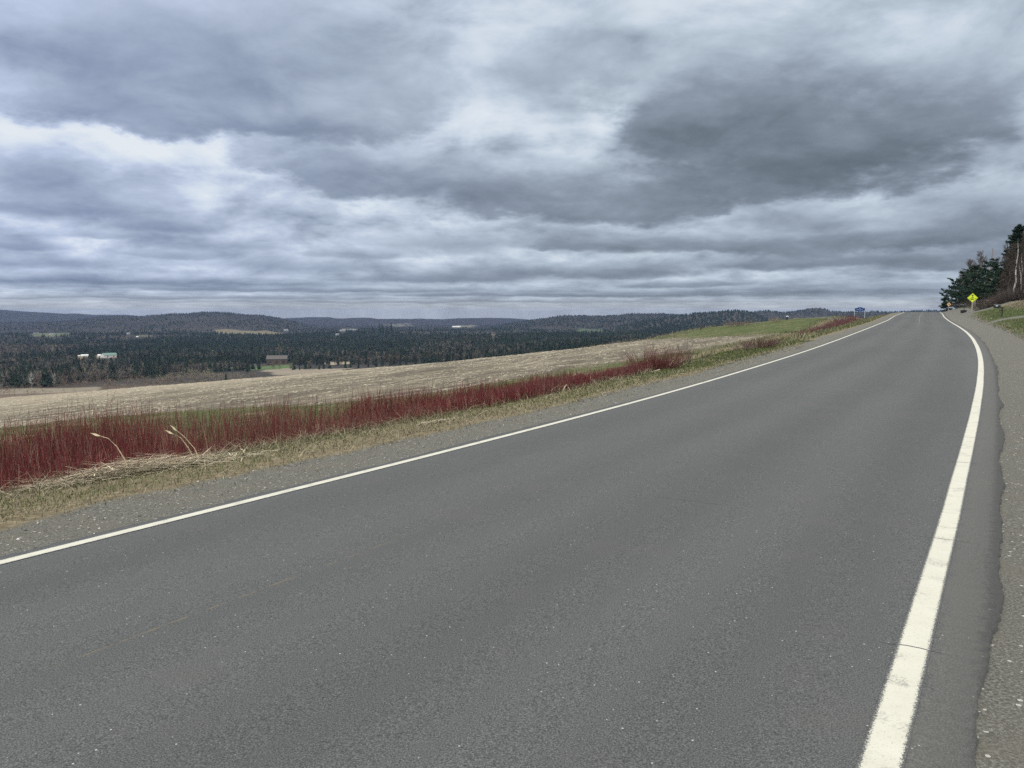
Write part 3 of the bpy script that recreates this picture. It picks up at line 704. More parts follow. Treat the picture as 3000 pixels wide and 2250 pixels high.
shrub('bare_sapling', 190, 14.5, .9, 1.22, 14, (.09, .06, .055), (.14, .10, .09), 'grey twiggy sapling among the red stems at the left edge', rad=.006, spread=.5, twig=5)
shrub('knoll_shrub', 2168, 118, 4.6, 1.0, 160, (.13, .10, .08), (.24, .19, .14), 'brown weedy bush on the skyline of the knoll', rad=.016)
shrub('knoll_shrub', 2272, 116, 2.0, 1.1, 70, (.26, .21, .14), (.40, .33, .23), 'pale tan tuft of weeds on the skyline right of the brown weedy bush', rad=.015)
shrub('knoll_shrub', 2055, 120, 1.2, 1.5, 16, (.12, .09, .075), (.2, .15, .12), 'thin leafless bush at the left tip of the knoll', rad=.02)

# heap of flattened reeds, single reeds and twigs
def straw_mesh(cx, cy, n, wx, wy, hz, lmin, lmax, axis_deg, name, label):
    z0 = gz1(cx, cy); u, v_ = rng.normal(0, .36, n), rng.normal(0, .34, n)
    ax = math.radians(axis_deg); ex = np.array([math.cos(ax), math.sin(ax)]); ey = np.array([-math.sin(ax), math.cos(ax)])
    P = u[:, None]*wx*ex+v_[:, None]*wy*ey
    prof = np.exp(-(u**2+v_**2)*2.2)*hz
    zz = gz(P[:, 0]+cx, P[:, 1]+cy)-z0+prof*rng.random(n)+.01
    th = ax+rng.normal(0, .45, n)+np.where(rng.random(n) < .22, rng.uniform(-1.5, 1.5, n), 0); ln = rng.uniform(lmin, lmax, n)
    d = np.stack([np.cos(th), np.sin(th), rng.normal(0, .12, n)], 1)*(ln/2)[:, None]; ctr = np.concatenate([P, zz[:, None]], 1)
    a_, b_ = ctr-d, ctr+d
    for e in (a_, b_): e[:, 2] = np.maximum(e[:, 2], gz(e[:, 0]+cx, e[:, 1]+cy)-z0+.008)
    V, Q, K = stems(a_, b_, rng.uniform(.003, .0085, n), mixcol(n, (.36, .30, .20), (.78, .69, .52)), .05, 0)
    return tag(link(name, npmesh(name, V, Q, m_straw, K), loc=(cx, cy, z0)), label, 'reed heap')
hx, hy, hzz = ground_at(420, 1385)
straw_mesh(hx, hy, 750, 1.9, .60, .22, .25, .85, 40, 'reed_heap', 'flattened heap of pale dry reeds at the foot of the red stems')
hx2, hy2, _ = ground_at(1285, 1238); straw_mesh(hx2, hy2, 110, .7, .2, .05, .15, .4, 45, 'reed_heap', 'small scatter of pale broken reeds on the verge below the middle of the thicket')
hx3, hy3, _ = ground_at(120, 1425); straw_mesh(hx3, hy3, 420, 1.7, .6, .10, .25, .6, 55, 'reed_heap', 'brownish mat of fallen reeds at the left end of the verge')
def reed(px, py, pts, r, label, col=(.50, .42, .28), name='dry_reed', leaf=True):
    u_ = ray(px, py)[0]; y = (-6.55-3.586)/(u_*.8391-.5439); x = u_*y; z = gz1(x, y); mb = MB()
    mb.tube([Vector((a, .25*a+b_, c_)) for a, b_, c_ in pts], [r*(1-.6*i/(len(pts)-1)) for i in range(len(pts))], 5)
    if leaf:
        a, b_, c_ = pts[-1]; e = Vector((a, .25*a+b_, c_)); pe = Vector((pts[-2][0], .25*pts[-2][0]+pts[-2][1], pts[-2][2])); d = (e-pe).normalized()
        mb.add([e-d*.02, e+d*.05+Vector((0, .01, .012)), e+d*.13, e+d*.05-Vector((0, .01, .016))], [(0, 1, 2, 3)])
    o = mb.build(name, simple(name, col, .8, .2, 30), loc=(x, y, z-.02)); return tag(o, label, 'reed' if leaf else 'twig')
reed(382, 1375, [(0, 0, 0), (-.06, 0, .24), (-.16, .01, .44), (-.26, .02, .55), (-.36, .02, .59)], .0095, 'single pale reed bowed to the left above the reed heap')
reed(590, 1340, [(0, 0, 0), (-.10, .02, .24), (-.22, 0, .42), (-.32, 0, .52)], .008, 'upright pale reed with a tuft at the right end of the reed heap')
reed(575, 1345, [(0, .03, 0), (-.10, 0, .26), (-.20, 0, .42), (-.30, 0, .48)], .008, 'pale reed with drooping leaf leaning left beside the tufted upright reed')
reed(610, 1335, [(0, 0, 0), (-.02, .02, .3), (-.06, 0, .56)], .005, 'tall thin straight straw against the red stems right of the reed heap', leaf=False, col=(.40, .28, .2))
reed(1660, 1146, [(-.12, 0, 0), (-.04, 0, .16), (0, 0, .2), (.05, 0, .12), (.10, 0, .02)], .016, 'broken reed bent into an upside down V on the verge', leaf=False, col=(.58, .5, .36))
reed(280, 1410, [(0, 0, 0), (-.06, .02, .06), (-.14, 0, .13), (-.17, 0, .19)], .008, 'dark bare twig leaning left at the left end of the reed heap', (.07, .055, .05), 'bare_twig', False)
reed(690, 1335, [(0, 0, 0), (-.08, 0, .03), (-.25, .05, .08), (-.40, .05, .10)], .008, 'dark fallen twig lying right of the reed heap', (.07, .055, .05), 'bare_twig', False)
reed(1440, 1190, [(0, 0, 0), (-.12, .05, .05), (-.3, .05, .16)], .006, 'grey stalk slanting out of the thicket edge near the middle of the verge', (.4, .33, .24), 'dry_reed', False)
reed(1925, 1092, [(.1, 0, .1), (-.15, 0, .03), (-.45, 0, .0)], .018, 'long pale stick lying at the foot of the tall red clump', (.45, .38, .3), 'dry_reed', False)

# loose stones on both shoulders
n = 5200; s = np.concatenate([pts_st(3600, 1, 30, -4.9, -3.5, 1.6)[0], pts_st(1600, 0, 25, 3.7, 6.2, 1.5)[0]]); t = np.concatenate([rng.uniform(-4.9, -3.48, 3600), rng.uniform(3.68, 6.2, 1600)])
B = place(s, t); r = rng.lognormal(-4.9, .45, n)
ico = np.array([(1,0,0),(-1,0,0),(0,1,0),(0,-1,0),(0,0,1),(0,0,-1)], float); fo = np.array([(0,2,4),(2,1,4),(1,3,4),(3,0,4),(2,0,5),(1,2,5),(3,1,5),(0,3,5)])
V = (ico[None]*rng.uniform(.55, 1.2, (n, 6, 1))*r[:, None, None]*np.array([1, 1, .7])+B[:, None]+np.array([0, 0, .2])*r[:, None, None]).reshape(-1, 3)
Q = ((np.arange(n)*6)[:, None, None]+fo[None]).reshape(-1, 3)
kc = np.where(rng.random(n) < .12, .9, rng.random(n)*.5)
tag(link('shoulder_stones', npmesh('shoulder_stones', V, Q, m_straw, np.repeat(mixcol(n, (.09, .088, .08), (.52, .51, .48), kc), 6, 0))), 'loose grey and white stones on the gravel shoulders', 'stones', kind='stuff')

# ------------------------------------------------------------------ signs, mailboxes
m_yel = simple('sign_yellow', (.72, .86, .045), .45, .05, 6); m_blk = simple('sign_black', (.012, .012, .012), .5, .1)
m_org = simple('sign_orange', (.84, .50, .22), .45, .06, 6); m_alu = simple('grey_metal', (.42, .43, .43), .4, .1, 8, .5)
m_post = simple('weathered_wood', (.34, .31, .24), .9, .25, 14); m_pole = simple('old_grey_wood', (.25, .225, .205), .9, .3, 10)
m_dkwood = simple('dark_post_wood', (.045, .04, .03), .9, .3, 14); m_blue = simple('sign_blue', (.012, .042, .17), .45, .08, 5)
m_let = simple('sign_lettering', (.36, .46, .62), .5, .05, 7)
m_wht = simple('white_paint', (.74, .76, .78), .5, .06, 7); m_mail = simple('mailbox_green_black', (.012, .022, .020), .45, .15, 8, .5)
m_plant = simple('planter_dark', (.022, .021, .020), .8, .3, 12)
def face(x, y): return -math.atan2(x, y)            # turn a thing's front (-y) towards the viewpoint
def rot45(cx, cz, pts):
    return pts
def diamond_sign(name, x, y, zb, hc, side, mface, post_w, mpost, label, symbols, face_dx=0.0):
    r = empty(name, (x, y, zb), face(x, y)+face_dx); tag(r, label, 'road sign')
    MB().box((0, .03+post_w/2, (hc-.05)/2-.2), (post_w, post_w, hc+.35)).build('post', mpost, r)
    d = side/math.sqrt(2)
    def dia(k): return [(0, hc+k), (k, hc), (0, hc-k), (-k, hc)]
    rim = MB().prism(dia(d*1.0), .0, .028).build('sign_panel', mface, r)
    bd = MB()                                               # thin black border
    for i in range(4):
        o = dia(d*.955); n_ = dia(d*.915); bd.prism([o[i], o[(i+1) % 4], n_[(i+1) % 4], n_[i]], -.004, .002)
    bd.build('border', m_blk, rim)
    sy = MB()
    for out in symbols: sy.prism([(a*d, hc+b_*d) for a, b_ in out], -.005, .002)
    sy.build('symbol', m_blk, rim)
    return r
YX, YY, _ = at(2844, 105); YZ = gz1(YX, YY)
zc = CAMH-(873-HORIZ)/F*105
diamond_sign('warning_sign', YX+.15, YY, YZ, zc-YZ, .92, m_yel, .15, m_post, 'fluorescent yellow diamond sign with black up arrow on a wooden post',
    [[(0,.72),(.22,.46),(.07,.46),(.07,.24),(-.07,.24),(-.07,.46),(-.22,.46)],
     [(-.24,.02),(.24,.02),(.24,.13),(.12,.13),(.12,.17),(-.12,.17),(-.12,.13),(-.24,.13)],
     [(-.58,-.16),(.22,-.16),(.22,-.24),(-.32,-.24),(-.50,-.24)],
     [(-.32,-.242),(.22,-.242),(.22,-.46),(.10,-.46),(.10,-.36),(-.20,-.36),(-.20,-.46),(-.32,-.46)],
     [(.38,-.22),(.44,-.26),(.62,-.10),(.56,-.06)], [(.40,-.08),(.46,-.05),(.60,-.22),(.54,-.25)]])
OX, OY, _ = at(2779, 150); OZ = gz1(OX, OY); zc = CAMH-(892-HORIZ)/F*150
diamond_sign('curve_sign', OX, OY, OZ, zc-OZ, .56, m_org, .07, m_alu, 'small orange diamond sign with black left curve arrow beside the pines',
    [[(.34,-.48),(.34,-.02),(.20,.18),(-.02,.22),(-.02,.36),(-.42,.12),(-.10,-.12),(-.08,.02),(.06,.0),(.14,-.10),(.14,-.48)]])
# utility pole stump just behind the yellow sign
UX, UY, UZ = at(2853, 116); zt = CAMH-(868-HORIZ)/F*116
mb = MB(); mb.tube([(0, 0, -.3), (.02, 0, 1.2), (.05, 0, zt-UZ)], [.22, .19, .17], 10)
tag(mb.build('utility_pole', m_pole, loc=(UX, UY, UZ)), 'thick grey weathered pole standing right behind the yellow sign post', 'pole')
mb = MB()
# blue town sign
BX, BY, _ = at(2519, 150); BZ = gz1(BX, BY)
r = empty('town_sign', (BX, BY, BZ), face(BX, BY)); tag(r, 'blue town sign with peaked top and white lettering on two grey posts', 'town sign')
zs = CAMH-(906.3-HORIZ)/F*150-BZ; hw = .88
out = [(-hw, zs-.24), (-hw*.62, zs-.30), (-.3, zs-.41), (.3, zs-.41), (hw*.62, zs-.30), (hw, zs-.24), (hw, zs+.22), (hw*.65, zs+.24), (.16, zs+.44), (-.16, zs+.44), (-hw*.65, zs+.24), (-hw, zs+.22)]
pan = MB().prism(out, 0, .05).build('sign_panel', m_blue, r)
for sx in (-1, 1): MB().box((sx*(hw+.03), .05, zs/2-.1), (.09, .09, zs+.75)).build('post', m_alu, r)
em = MB(); em.prism([(0, zs+.34), (.09, zs+.24), (0, zs+.15), (-.09, zs+.24)], -.006, .002).build('emblem', m_wht, pan)
lt = MB()
def letters(x0, z0, n, wl, hl, gap):
    for i in range(n):
        x = x0+i*(wl+gap); k = i % 4
        lt.box((x+wl*.15, -.003, z0), (wl*.3, .008, hl))
        if k != 1: lt.box((x+wl*.55, -.003, z0+(hl*.38 if k != 2 else -hl*.38)), (wl*.45, .007, hl*.24))
        if k in (0, 3): lt.box((x+wl*.85, -.003, z0), (wl*.25, .006, hl*.98))
for args in ((-.56, zs-.02, 5, .08, .12, .018), (.06, zs-.02, 5, .08, .12, .018), (-.20, zs-.25, 5, .065, .08, .018)):
    lt = MB(); letters(*args); lt.box((args[0]+args[2]*(args[3]+args[5])/2, .001, args[1]), (args[2]*(args[3]+args[5]), .004, args[4]*.2)); lt.build('lettering', m_let, pan)
# mailbox on a wooden post, nearer
def mailbox(x, y, z, rz, L, Wd, H, hgt, label):
    r = empty('mailbox', (x, y, z), rz); tag(r, label, 'mailbox')
    arc = [(-Wd/2, 0)]+[(Wd/2*-math.cos(a), H-Wd/2+Wd/2*math.sin(a)) for a in np.linspace(0, math.pi, 9)]+[(Wd/2, 0)]
    b_ = MB(); b_.prism([(a, hgt+c_) for a, c_ in arc], -L/2, L/2)
    b_.v = [(v_[1], v_[0], v_[2]) for v_ in b_.v]
    return r, b_.build('box', m_mail, r)
MX, MY, MZ = at(2936, 72)
r, bx = mailbox(MX, MY, MZ, face(MX, MY), .56, .24, .27, .92, 'dark mailbox on an arm from a square wooden post in the lawn')
bx.location = (-.42, 0, 0)
MB().box((0, 0, .42), (.12, .12, 1.05)).build('post', m_dkwood, r)
a_ = MB(); a_.box((-.33, 0, .885), (.75, .10, .07)); a_.tube([(-.06, 0, .55), (-.38, 0, .85)], .028, 5); a_.build('arm', m_dkwood, r)
MB().box((-.44, -.124, 1.04), (.19, .008, .075)).build('name_plate', m_wht, r)
MX, MY, MZ = at(2823, 114)
r, bx = mailbox(MX, MY, MZ, face(MX, MY), .46, .22, .24, 1.02, 'small dark mailbox on a thin post rising from a black planter box')
bx.location = (-.16, 0, 0)
MB().tube([(.06, 0, .2), (.05, 0, 1.04)], .04, 8).build('post', m_blk, r)
MB().box((0, 0, .19), (.78, .42, .40)).build('planter', m_plant, r, bevel=.02)
MB().box((0, 0, .40), (.84, .48, .05)).build('planter_rim', m_blk, r)
# white topped box on a post out on the knoll
WX, WY, WZ = at(2307, 120); zt = CAMH-(926.5-HORIZ)/F*120-WZ
r = empty('nest_box', (WX, WY, WZ), face(WX, WY)); tag(r, 'small white topped box on a short dark post at the knoll skyline', 'box')
MB().box((0, 0, zt/2-.1), (.16, .14, zt+.1)).build('post', m_blk, r); MB().box((0, 0, zt), (.36, .28, .16)).build('box', m_wht, r, bevel=.01)

# ------------------------------------------------------------------ valley buildings
m_wall = simple('white_siding', (.66, .66, .64), .6, .06, 1); m_groof = simple('green_roof', (.10, .19, .155), .5, .08, .5)
m_brn = simple('brown_boards', (.10, .075, .06), .9, .2, .6); m_bnroof = simple('pale_roof', (.095, .086, .078), .8, .15, .6)
m_dkgl = simple('dark_openings', (.03, .035, .04), .3, .2, 1); m_groo = simple('grey_roof', (.17, .17, .175), .8, .15, .6)
def building(name, px, py, wpx, hpx, depth, label, cat, mw, mr, rz=0.0, roof=.38, openings=3, gable_front=0, z_lift=0.0):
    X, Y, Z = ground_at(px, py); Wd = wpx*Y/F; H = hpx*Y/F
    CLEAR.append((X/Y, Y, (wpx*.62+2)/F, Z, H))
    r = empty(name, (X, Y, Z-.3+z_lift), face(X, Y)+rz); tag(r, label, cat)
    he = H*(1-roof)
    wl = MB(); hw, hd = Wd/2, depth/2
    wl.add([(-hw, -hd, 0), (hw, -hd, 0), (hw, hd, 0), (-hw, hd, 0), (-hw, -hd, he), (hw, -hd, he), (hw, hd, he), (-hw, hd, he), (-hw, 0, H*.97), (hw, 0, H*.97)],
           [(0,1,5,4), (1,2,6,9,5), (2,3,7,6), (3,0,4,8,7)])
    wall = wl.build('wall', mw, r)
    ov = .5; e = .06*H; rf = MB()
    for sgn in (-1, 1):
        A = [(-hw-ov, sgn*(hd+ov), he-e*.5), (hw+ov, sgn*(hd+ov), he-e*.5), (hw+ov, 0, H), (-hw-ov, 0, H)]
        rf.add(A+[(a, b_, c_+.25) for a, b_, c_ in A], [(0,1,2,3), (4,7,6,5), (0,4,5,1), (1,5,6,2), (2,6,7,3), (3,7,4,0)])
    rf.build('roof', mr, r)
    for i in range(openings):
        x = (-hw+Wd*(i+.6)/(openings+.2))
        MB().box((x, -hd-.05, he*.45), (Wd*.07+.4, .14, he*.42)).build('window', m_dkgl, r)
    return r
CLEAR = []
building('barn', 320, 1047, 36, 13, 17, 'white barn with green roof standing among dark trees in the valley', 'barn', m_wall, m_groof, .32, .38, 2)
building('lean_to', 294, 1047, 13, 9, 14, 'low white annex at the left end of the green roofed barn', 'barn', m_wall, m_wall, .12, .3, 0)
building('white_shed', 248, 1045, 18, 6.5, 9, 'bright white long shed left of the green roofed barn', 'shed', m_wall, m_wall, .1, .4, 0)
building('white_trailer', 233, 1045, 6, 4, 6, 'tiny white trailer at the left end of the bright white shed', 'shed', m_wall, m_wall, 0, .25, 0)
building('farmhouse', 813, 1066, 58, 25, 14, 'brown wooden house with long pale roof half hidden at the forest edge', 'house', m_brn, m_bnroof, -.15, .38, 3)
building('field_hut', 746, 1070, 5, 4.5, 3, 'tiny cream hut at the edge of the green valley field', 'hut', m_wall, m_bnroof, 0, .3, 0)
building('farm_buildings', 1337, 959, 24, 3.5, 16, 'long low white farm building on the far hillside clearing', 'farm building', m_wall, m_wall, .1, .4, 0)
building('house', 150, 980.5, 9, 4, 9, 'white house in the pale green clearing on the left hillside', 'house', m_wall, m_groo, .3, .45, 1)
building('house', 106, 979, 14, 4, 10, 'grey roofed house left of the pale green hillside clearing', 'house', m_brn, m_groo, .2, .5, 1)
building('house', 376, 979, 7, 5, 8, 'small white house in the woods above the green roofed barn', 'house', m_wall, m_groo, .4, .45, 1)
building('house', 402, 988, 5, 3, 8, 'white cottage low in the woods right of the small white house', 'house', m_wall, m_wall, .2, .45, 0)
building('house', 838, 969, 11, 5, 10, 'grey roofed house beyond the tan hillside field', 'house', m_wall, m_groo, .3, .5, 1)
building('house', 1003, 970, 14, 4, 12, 'pale farmhouse low in the gap between the far hills', 'house', m_wall, m_groo, .2, .45, 1)
building('house', 989, 982, 10, 5, 10, 'white house under the foot of the left wooded hill', 'house', m_wall, m_groo, -.2, .45, 1)
building('house', 1445, 984, 9, 3, 11, 'pale cottage in a clearing right of the long white farm building', 'house', m_brn, m_bnroof, .2, .45, 0)

# ------------------------------------------------------------------ tree kit
def tubes_np(segs, k=3):
    """segs: (n,8) p0 p1 r0 r1 -> quads"""
    S = np.asarray(segs, float); n = len(S); d = S[:, 3:6]-S[:, :3]; d /= np.maximum(np.linalg.norm(d, axis=1), 1e-6)[:, None]
    ref = np.where(np.abs(d[:, 2:3]) > .9, [[1, 0, 0]], [[0, 0, 1.]]); a = np.cross(d, ref); a /= np.linalg.norm(a, axis=1)[:, None]; b_ = np.cross(d, a)
    V = []
    for c0, r in ((S[:, :3], S[:, 6]), (S[:, 3:6], S[:, 7])):
        for i in range(k):
            an = 6.2832*i/k; V.append(c0+(a*math.cos(an)+b_*math.sin(an))*r[:, None])
    V = np.stack(V, 1).reshape(-1, 3); o = (np.arange(n)*2*k)[:, None]
    Q = np.concatenate([o+np.array([i, (i+1) % k, k+(i+1) % k, k+i]) for i in range(k)], 0); return V, Q
def bare_tree(rs, H, spread=.5, trunk_r=.12, first=.25, nb=22, twig=.012, droop=0.0, bend=.05):
    R_ = np.random.default_rng(rs); trunk, limbs = [], []
    P = np.array([0, 0, -.2]); pts = [P]; nseg = 9
    lean = R_.normal(0, bend, 2)
    for i in range(nseg):
        P = P+np.array([lean[0]*H/nseg+R_.normal(0, .012*H), lean[1]*H/nseg+R_.normal(0, .012*H), H/nseg]); pts.append(P)
    rad = lambda f: trunk_r*(1-f)**.8+twig
    for i in range(nseg): trunk.append([*pts[i], *pts[i+1], rad(i/nseg), rad((i+1)/nseg)])
    pts = np.array(pts)
    def grow(p, d, L, r, lev):
        n_ = 3; q = p
        for j in range(n_):
            d = d+R_.normal(0, .16, 3)+np.array([0, 0, .10-droop*.1]); d = d/np.linalg.norm(d)
            q2 = q+d*L/n_; limbs.append([*q, *q2, max(r*(1-j/n_*.6), twig*.6), max(r*(1-(j+1)/n_*.6), twig*.5)])
            if lev > 0:
                for _ in range(2 if lev > 1 else 3):
                    d2 = d+R_.normal(0, .55, 3); d2 /= np.linalg.norm(d2); grow(q2, d2, L*R_.uniform(.35, .6), r*.5, lev-1)
            q = q2
    for i in range(nb):
        f = first+(1-first)*(i+R_.random())/nb; p = np.array([np.interp(f, np.linspace(0, 1, nseg+1), pts[:, k]) for k in range(3)])
        a = i*2.4+R_.normal(0, .4); L = H*spread*(1-f*.75)*R_.uniform(.5, 1); d = np.array([math.cos(a), math.sin(a), .75+f*.9]); grow(p, d/np.linalg.norm(d), L, rad(f)*.55, 2)
    return np.array(trunk), np.array(limbs)
def make_tree_parts(root, trunk, limbs, tc_, bc_, tv=.2):
    V, Q = tubes_np(trunk, 6); link('trunk', npmesh('trunk', V, Q, m_wood, mixcol(len(V), tc_[0], tc_[1]), smooth=True), root)
    V, Q = tubes_np(limbs, 3); link('crown', npmesh('crown', V, Q, m_wood, mixcol(len(V), bc_[0], bc_[1], v=tv)), root)
def copy_tree(r):
    c = r.copy(); C.objects.link(c)
    for ch in r.children:
        k = ch.copy(); C.objects.link(k); k.parent = c
    return c
def needle_tree(rs, H, kind):
    """pine: flat layered whorls with gaps; spruce: narrow cone"""
    R_ = np.random.default_rng(rs); segs = []; NV, NC = [], []
    lean = R_.normal(0, .02, 2)
    tr = [[lean[0]*H*a, lean[1]*H*a, H*a-.2, lean[0]*H*b_, lean[1]*H*b_, H*b_-.2, .018*H*(1-a)+.02, .018*H*(1-b_)+.02] for a, b_ in zip(np.linspace(0, .9, 10), np.linspace(.1, 1, 10))]
    nw = int(H*(1.7 if kind == 'pine' else 3.6))
    for i in range(nw):
        f = .06+.94*(i+.5*R_.random())/nw
        if kind == 'pine': L0 = H*.40*min(1, (1-f)*1.9+.10)*min(1, .55+f*1.6)*R_.uniform(.7, 1.15)
        else: L0 = H*.25*(1-f)**.75+.35
        for k in range(R_.integers(4, 7)):
            a = R_.uniform(0, 6.283); L = L0*R_.uniform(.45, 1.15)
            rise = (.10+.25*f) if kind == 'pine' else (-.18+.45*f)
            p0 = np.array([lean[0]*H*f, lean[1]*H*f, H*f]); d = np.array([math.cos(a), math.sin(a), rise+R_.normal(0, .08)])
            p1 = p0+d*L; segs.append([*p0, *p1, .035*(1-f)+.018, .010])
            ncl = int(2+L*(3.8 if kind == 'pine' else 6.5))
            for j in range(ncl):
                g_ = R_.uniform(.30 if kind == 'pine' else .12, 1.04); cen = p0+d*L*g_+R_.normal(0, 1, 3)*np.array([.16, .16, .045])*(.5+L*.30)
                cen[2] += .08*L*g_*g_
                nt_ = 11; sz = R_.uniform(.30, .52)*(1.0 if kind == 'pine' else .85)
                dirs = R_.normal(0, 1, (nt_, 3))*np.array([1, 1, .55])+d*.7+np.array([0, 0, .35]); dirs /= np.linalg.norm(dirs, axis=1)[:, None]
                sd_ = np.cross(dirs, R_.normal(0, 1, (nt_, 3))); sd_ /= np.linalg.norm(sd_, axis=1)[:, None]
                base = cen+R_.normal(0, .05, (nt_, 3))
                tri = np.stack([base-sd_*sz*.20, base+sd_*sz*.20, base+dirs*sz], 1); NV.append(tri.reshape(-1, 3))
                sh = R_.uniform(.65, 1.4); c_ = np.array([.043, .074, .053])*sh if kind == 'pine' else np.array([.022, .042, .026])*sh
                if R_.random() < .12: c_ = np.array([.05, .062, .03])*sh
                NC.append(np.repeat(c_[None], nt_*3, 0))
    V = np.concatenate(NV); return np.array(tr), np.array(segs), V, np.arange(len(V)).reshape(-1, 3), np.concatenate(NC)
def conifer(name, rs, H, kind, px, Y, label, group=None, dz=0):
    x, y, z = at(px, Y); tr, sg, V, T, K = needle_tree(rs, H, kind)
    r = empty(name, (x, y, z-.1+dz), rs*1.3); tag(r, label, 'tree', group)
    Vt, Q = tubes_np(np.concatenate([tr]), 7); link('trunk', npmesh('trunk', Vt, Q, m_wood, mixcol(len(Vt), (.07, .055, .045), (.13, .105, .09)), smooth=True), r)
    Vs, Q = tubes_np(sg, 3); link('branches', npmesh('branches', Vs, Q, m_wood, mixcol(len(Vs), (.05, .04, .035), (.09, .075, .06))), r)
    link('foliage', npmesh('foliage', V, T, m_needle, K), r)
    return r
def top_h(px, py, Y):
    x, y, z = at(px, Y); return CAMH-(py-HORIZ)/F*Y*1.0-z
# white pines along the bend
for i, (px, py, Y, lb) in enumerate([(2778, 848, 178, 'low dark pine at the left tip of the pine row'), (2800, 815, 168, 'dark pine with layered boughs behind the orange sign'),
        (2825, 795, 160, 'broad dark pine left of the yellow sign'), (2850, 776, 152, 'tall pine with flat top straight above the yellow sign'),
        (2882, 768, 146, 'tall dense pine with pointed crown right of the flat topped pine'), (2908, 758, 138, 'dense dark pine just left of the tall spruce'),
        (2862, 820, 142, 'lower bushy pine filling the gap above the yellow sign'), (2925, 790, 134, 'shaded pine in front of the tall spruce'),
        (2768, 868, 182, 'smallest pine beyond the orange sign at the end of the row')]):
    conifer('pine_tree', 11+i, max(3.0, top_h(px, py, Y)), 'pine', px, Y, lb, 'dark pines along the bend right of the road')
conifer('spruce_tree', 40, top_h(2964, 664, 132), 'spruce', 2964, 132, 'very tall narrow dark spruce towering at the right edge')
conifer('spruce_tree', 41, top_h(3012, 700, 140), 'spruce', 3030, 146, 'dark spruce partly cut off by the right edge behind the birches')
# bare hardwoods: white barked birch and greyish brown neighbours
BARK_W = ((.42, .40, .37), (.66, .64, .60)); BARK_G = ((.13, .11, .095), (.24, .21, .19)); TW = ((.060, .049, .041), (.125, .104, .088)); TWG = ((.10, .085, .075), (.19, .165, .15))
def hardwood(name, rs, px, pyt, Y, lb, bark, tw, first=.2, spread=.34, tr=.10, nb=24, group=None, twig=.014, bend=.03):
    x, y, z = at(px, Y); H = top_h(px, pyt, Y)
    r = empty(name, (x, y, z), rs*.7); tag(r, lb, 'tree', group)
    a, b_ = bare_tree(rs, H, spread, tr, first, nb, twig, 0, bend); make_tree_parts(r, a, b_, bark, tw); return r
hardwood('birch_tree', 3, 2966, 705, 112, 'leafless birch with bright white trunk in front of the tall spruce', BARK_W, TW, .45, .20, .11, 16, bend=.015)
hardwood('birch_tree', 5, 2988, 742, 113, 'leafless birch with pale grey trunk right of the bright white birch', ((.28, .26, .24), (.45, .43, .40)), TW, .40, .22, .09, 18)
hardwood('birch_tree', 8, 3000, 770, 110, 'pale leaning birch at the very right edge', ((.32,.30,.28),(.5,.48,.45)), TW, .3, .24, .09, 18, bend=.08)
for i, (px, py, Y, lb) in enumerate([(2985, 694, 120, 'tall leafless brown tree before the crown of the tall spruce'), (2955, 720, 118, 'leafless brown tree left of the bright white birch'),
        (2940, 800, 112, 'low leafless brown tree between the pines and the white birch'), (2975, 760, 116, 'slender leafless tree just right of the bright white trunk'),
        (2996, 700, 124, 'leafless tree with dense reddish twigs at the right edge'), (3015, 720, 118, 'leafless tree cut by the right edge'),
        (2948, 850, 108, 'short leafless sapling with grey trunk at the foot of the pines'), (2925, 845, 110, 'short leafless sapling right of the yellow sign'),
        (2980, 820, 106, 'thin leafless sapling before the birches'), (2994, 830, 104, 'thin leafless sapling at the right edge above the tan bank')]):
    hardwood('bare_tree', 60+i, px, py, Y, lb, BARK_G, TW, .08, .30, .06, 52, 'leafless trees on the right bank', .022)
hardwood('bare_tree', 80, 2835, 772, 190, 'pale leafless tree spreading left above the pines', BARK_G, TWG, .3, .42, 0.128, 40, 'leafless trees behind the pines', .040)
hardwood('bare_tree', 81, 2866, 748, 188, 'leafless tree with fine upright twigs above the flat topped pine', BARK_G, TWG, .3, .34, 0.112, 40, 'leafless trees behind the pines', .040)
hardwood('bare_tree', 82, 2930, 718, 170, 'leafless reddish tree rising between the pines and the tall spruce', BARK_G, TW, .3, .28, 0.096, 40, 'leafless trees behind the pines', .034)
hardwood('bare_tree', 83, 2812, 800, 196, 'leafless twiggy tree left of the pines with half its crown against the sky', BARK_G, TWG, .25, .42, 0.096, 40, 'leafless trees behind the pines', .040)
x, y, z = at(2897, 150); H = top_h(2898, 730, 150)
mb = MB(); mb.tube([(0, 0, -.3), (-.12, 0, H*.5), (.02, 0, H*.8), (.10, 0, H)], [.22, .17, .13, .07], 8); mb.tube([(.0, 0, H*.72), (.35, 0, H*.80)], [.05, .02], 5)
tag(mb.build('dead_snag', m_pole, loc=(x, y, z)), 'bare dead trunk without branches sticking up above the pines', 'tree')
# undergrowth
for i, (px, Y, wx, h, lb) in enumerate([(2880, 109, 3.0, 1.5, 'reddish bare brush right of the yellow sign post'), (2905, 108, 3.2, 1.8, 'reddish brown brush between the sign and the lawn mailbox'),
        (2930, 107, 3.2, 2.1, 'tangled brown brush behind the lawn mailbox'), (2955, 107, 3.2, 2.3, 'tangled brown brush below the bright white birch'),
        (2978, 106, 3.2, 2.3, 'tangled grey brown brush on top of the tan bank'), (3000, 106, 3.2, 2.4, 'tangled brush on the tan bank at the right edge'),
        (2818, 162, 3.6, 1.6, 'purplish brush behind the planter mailbox'), (2846, 146, 3.0, 1.9, 'dark brush left of the grey pole')]):
    shrub('brush', px, Y, wx, h, 230, (.060, .046, .038) if i > 2 else (.075, .043, .040), (.14, .118, .10), lb, 'bare brush below the trees on the right', .6, .012)

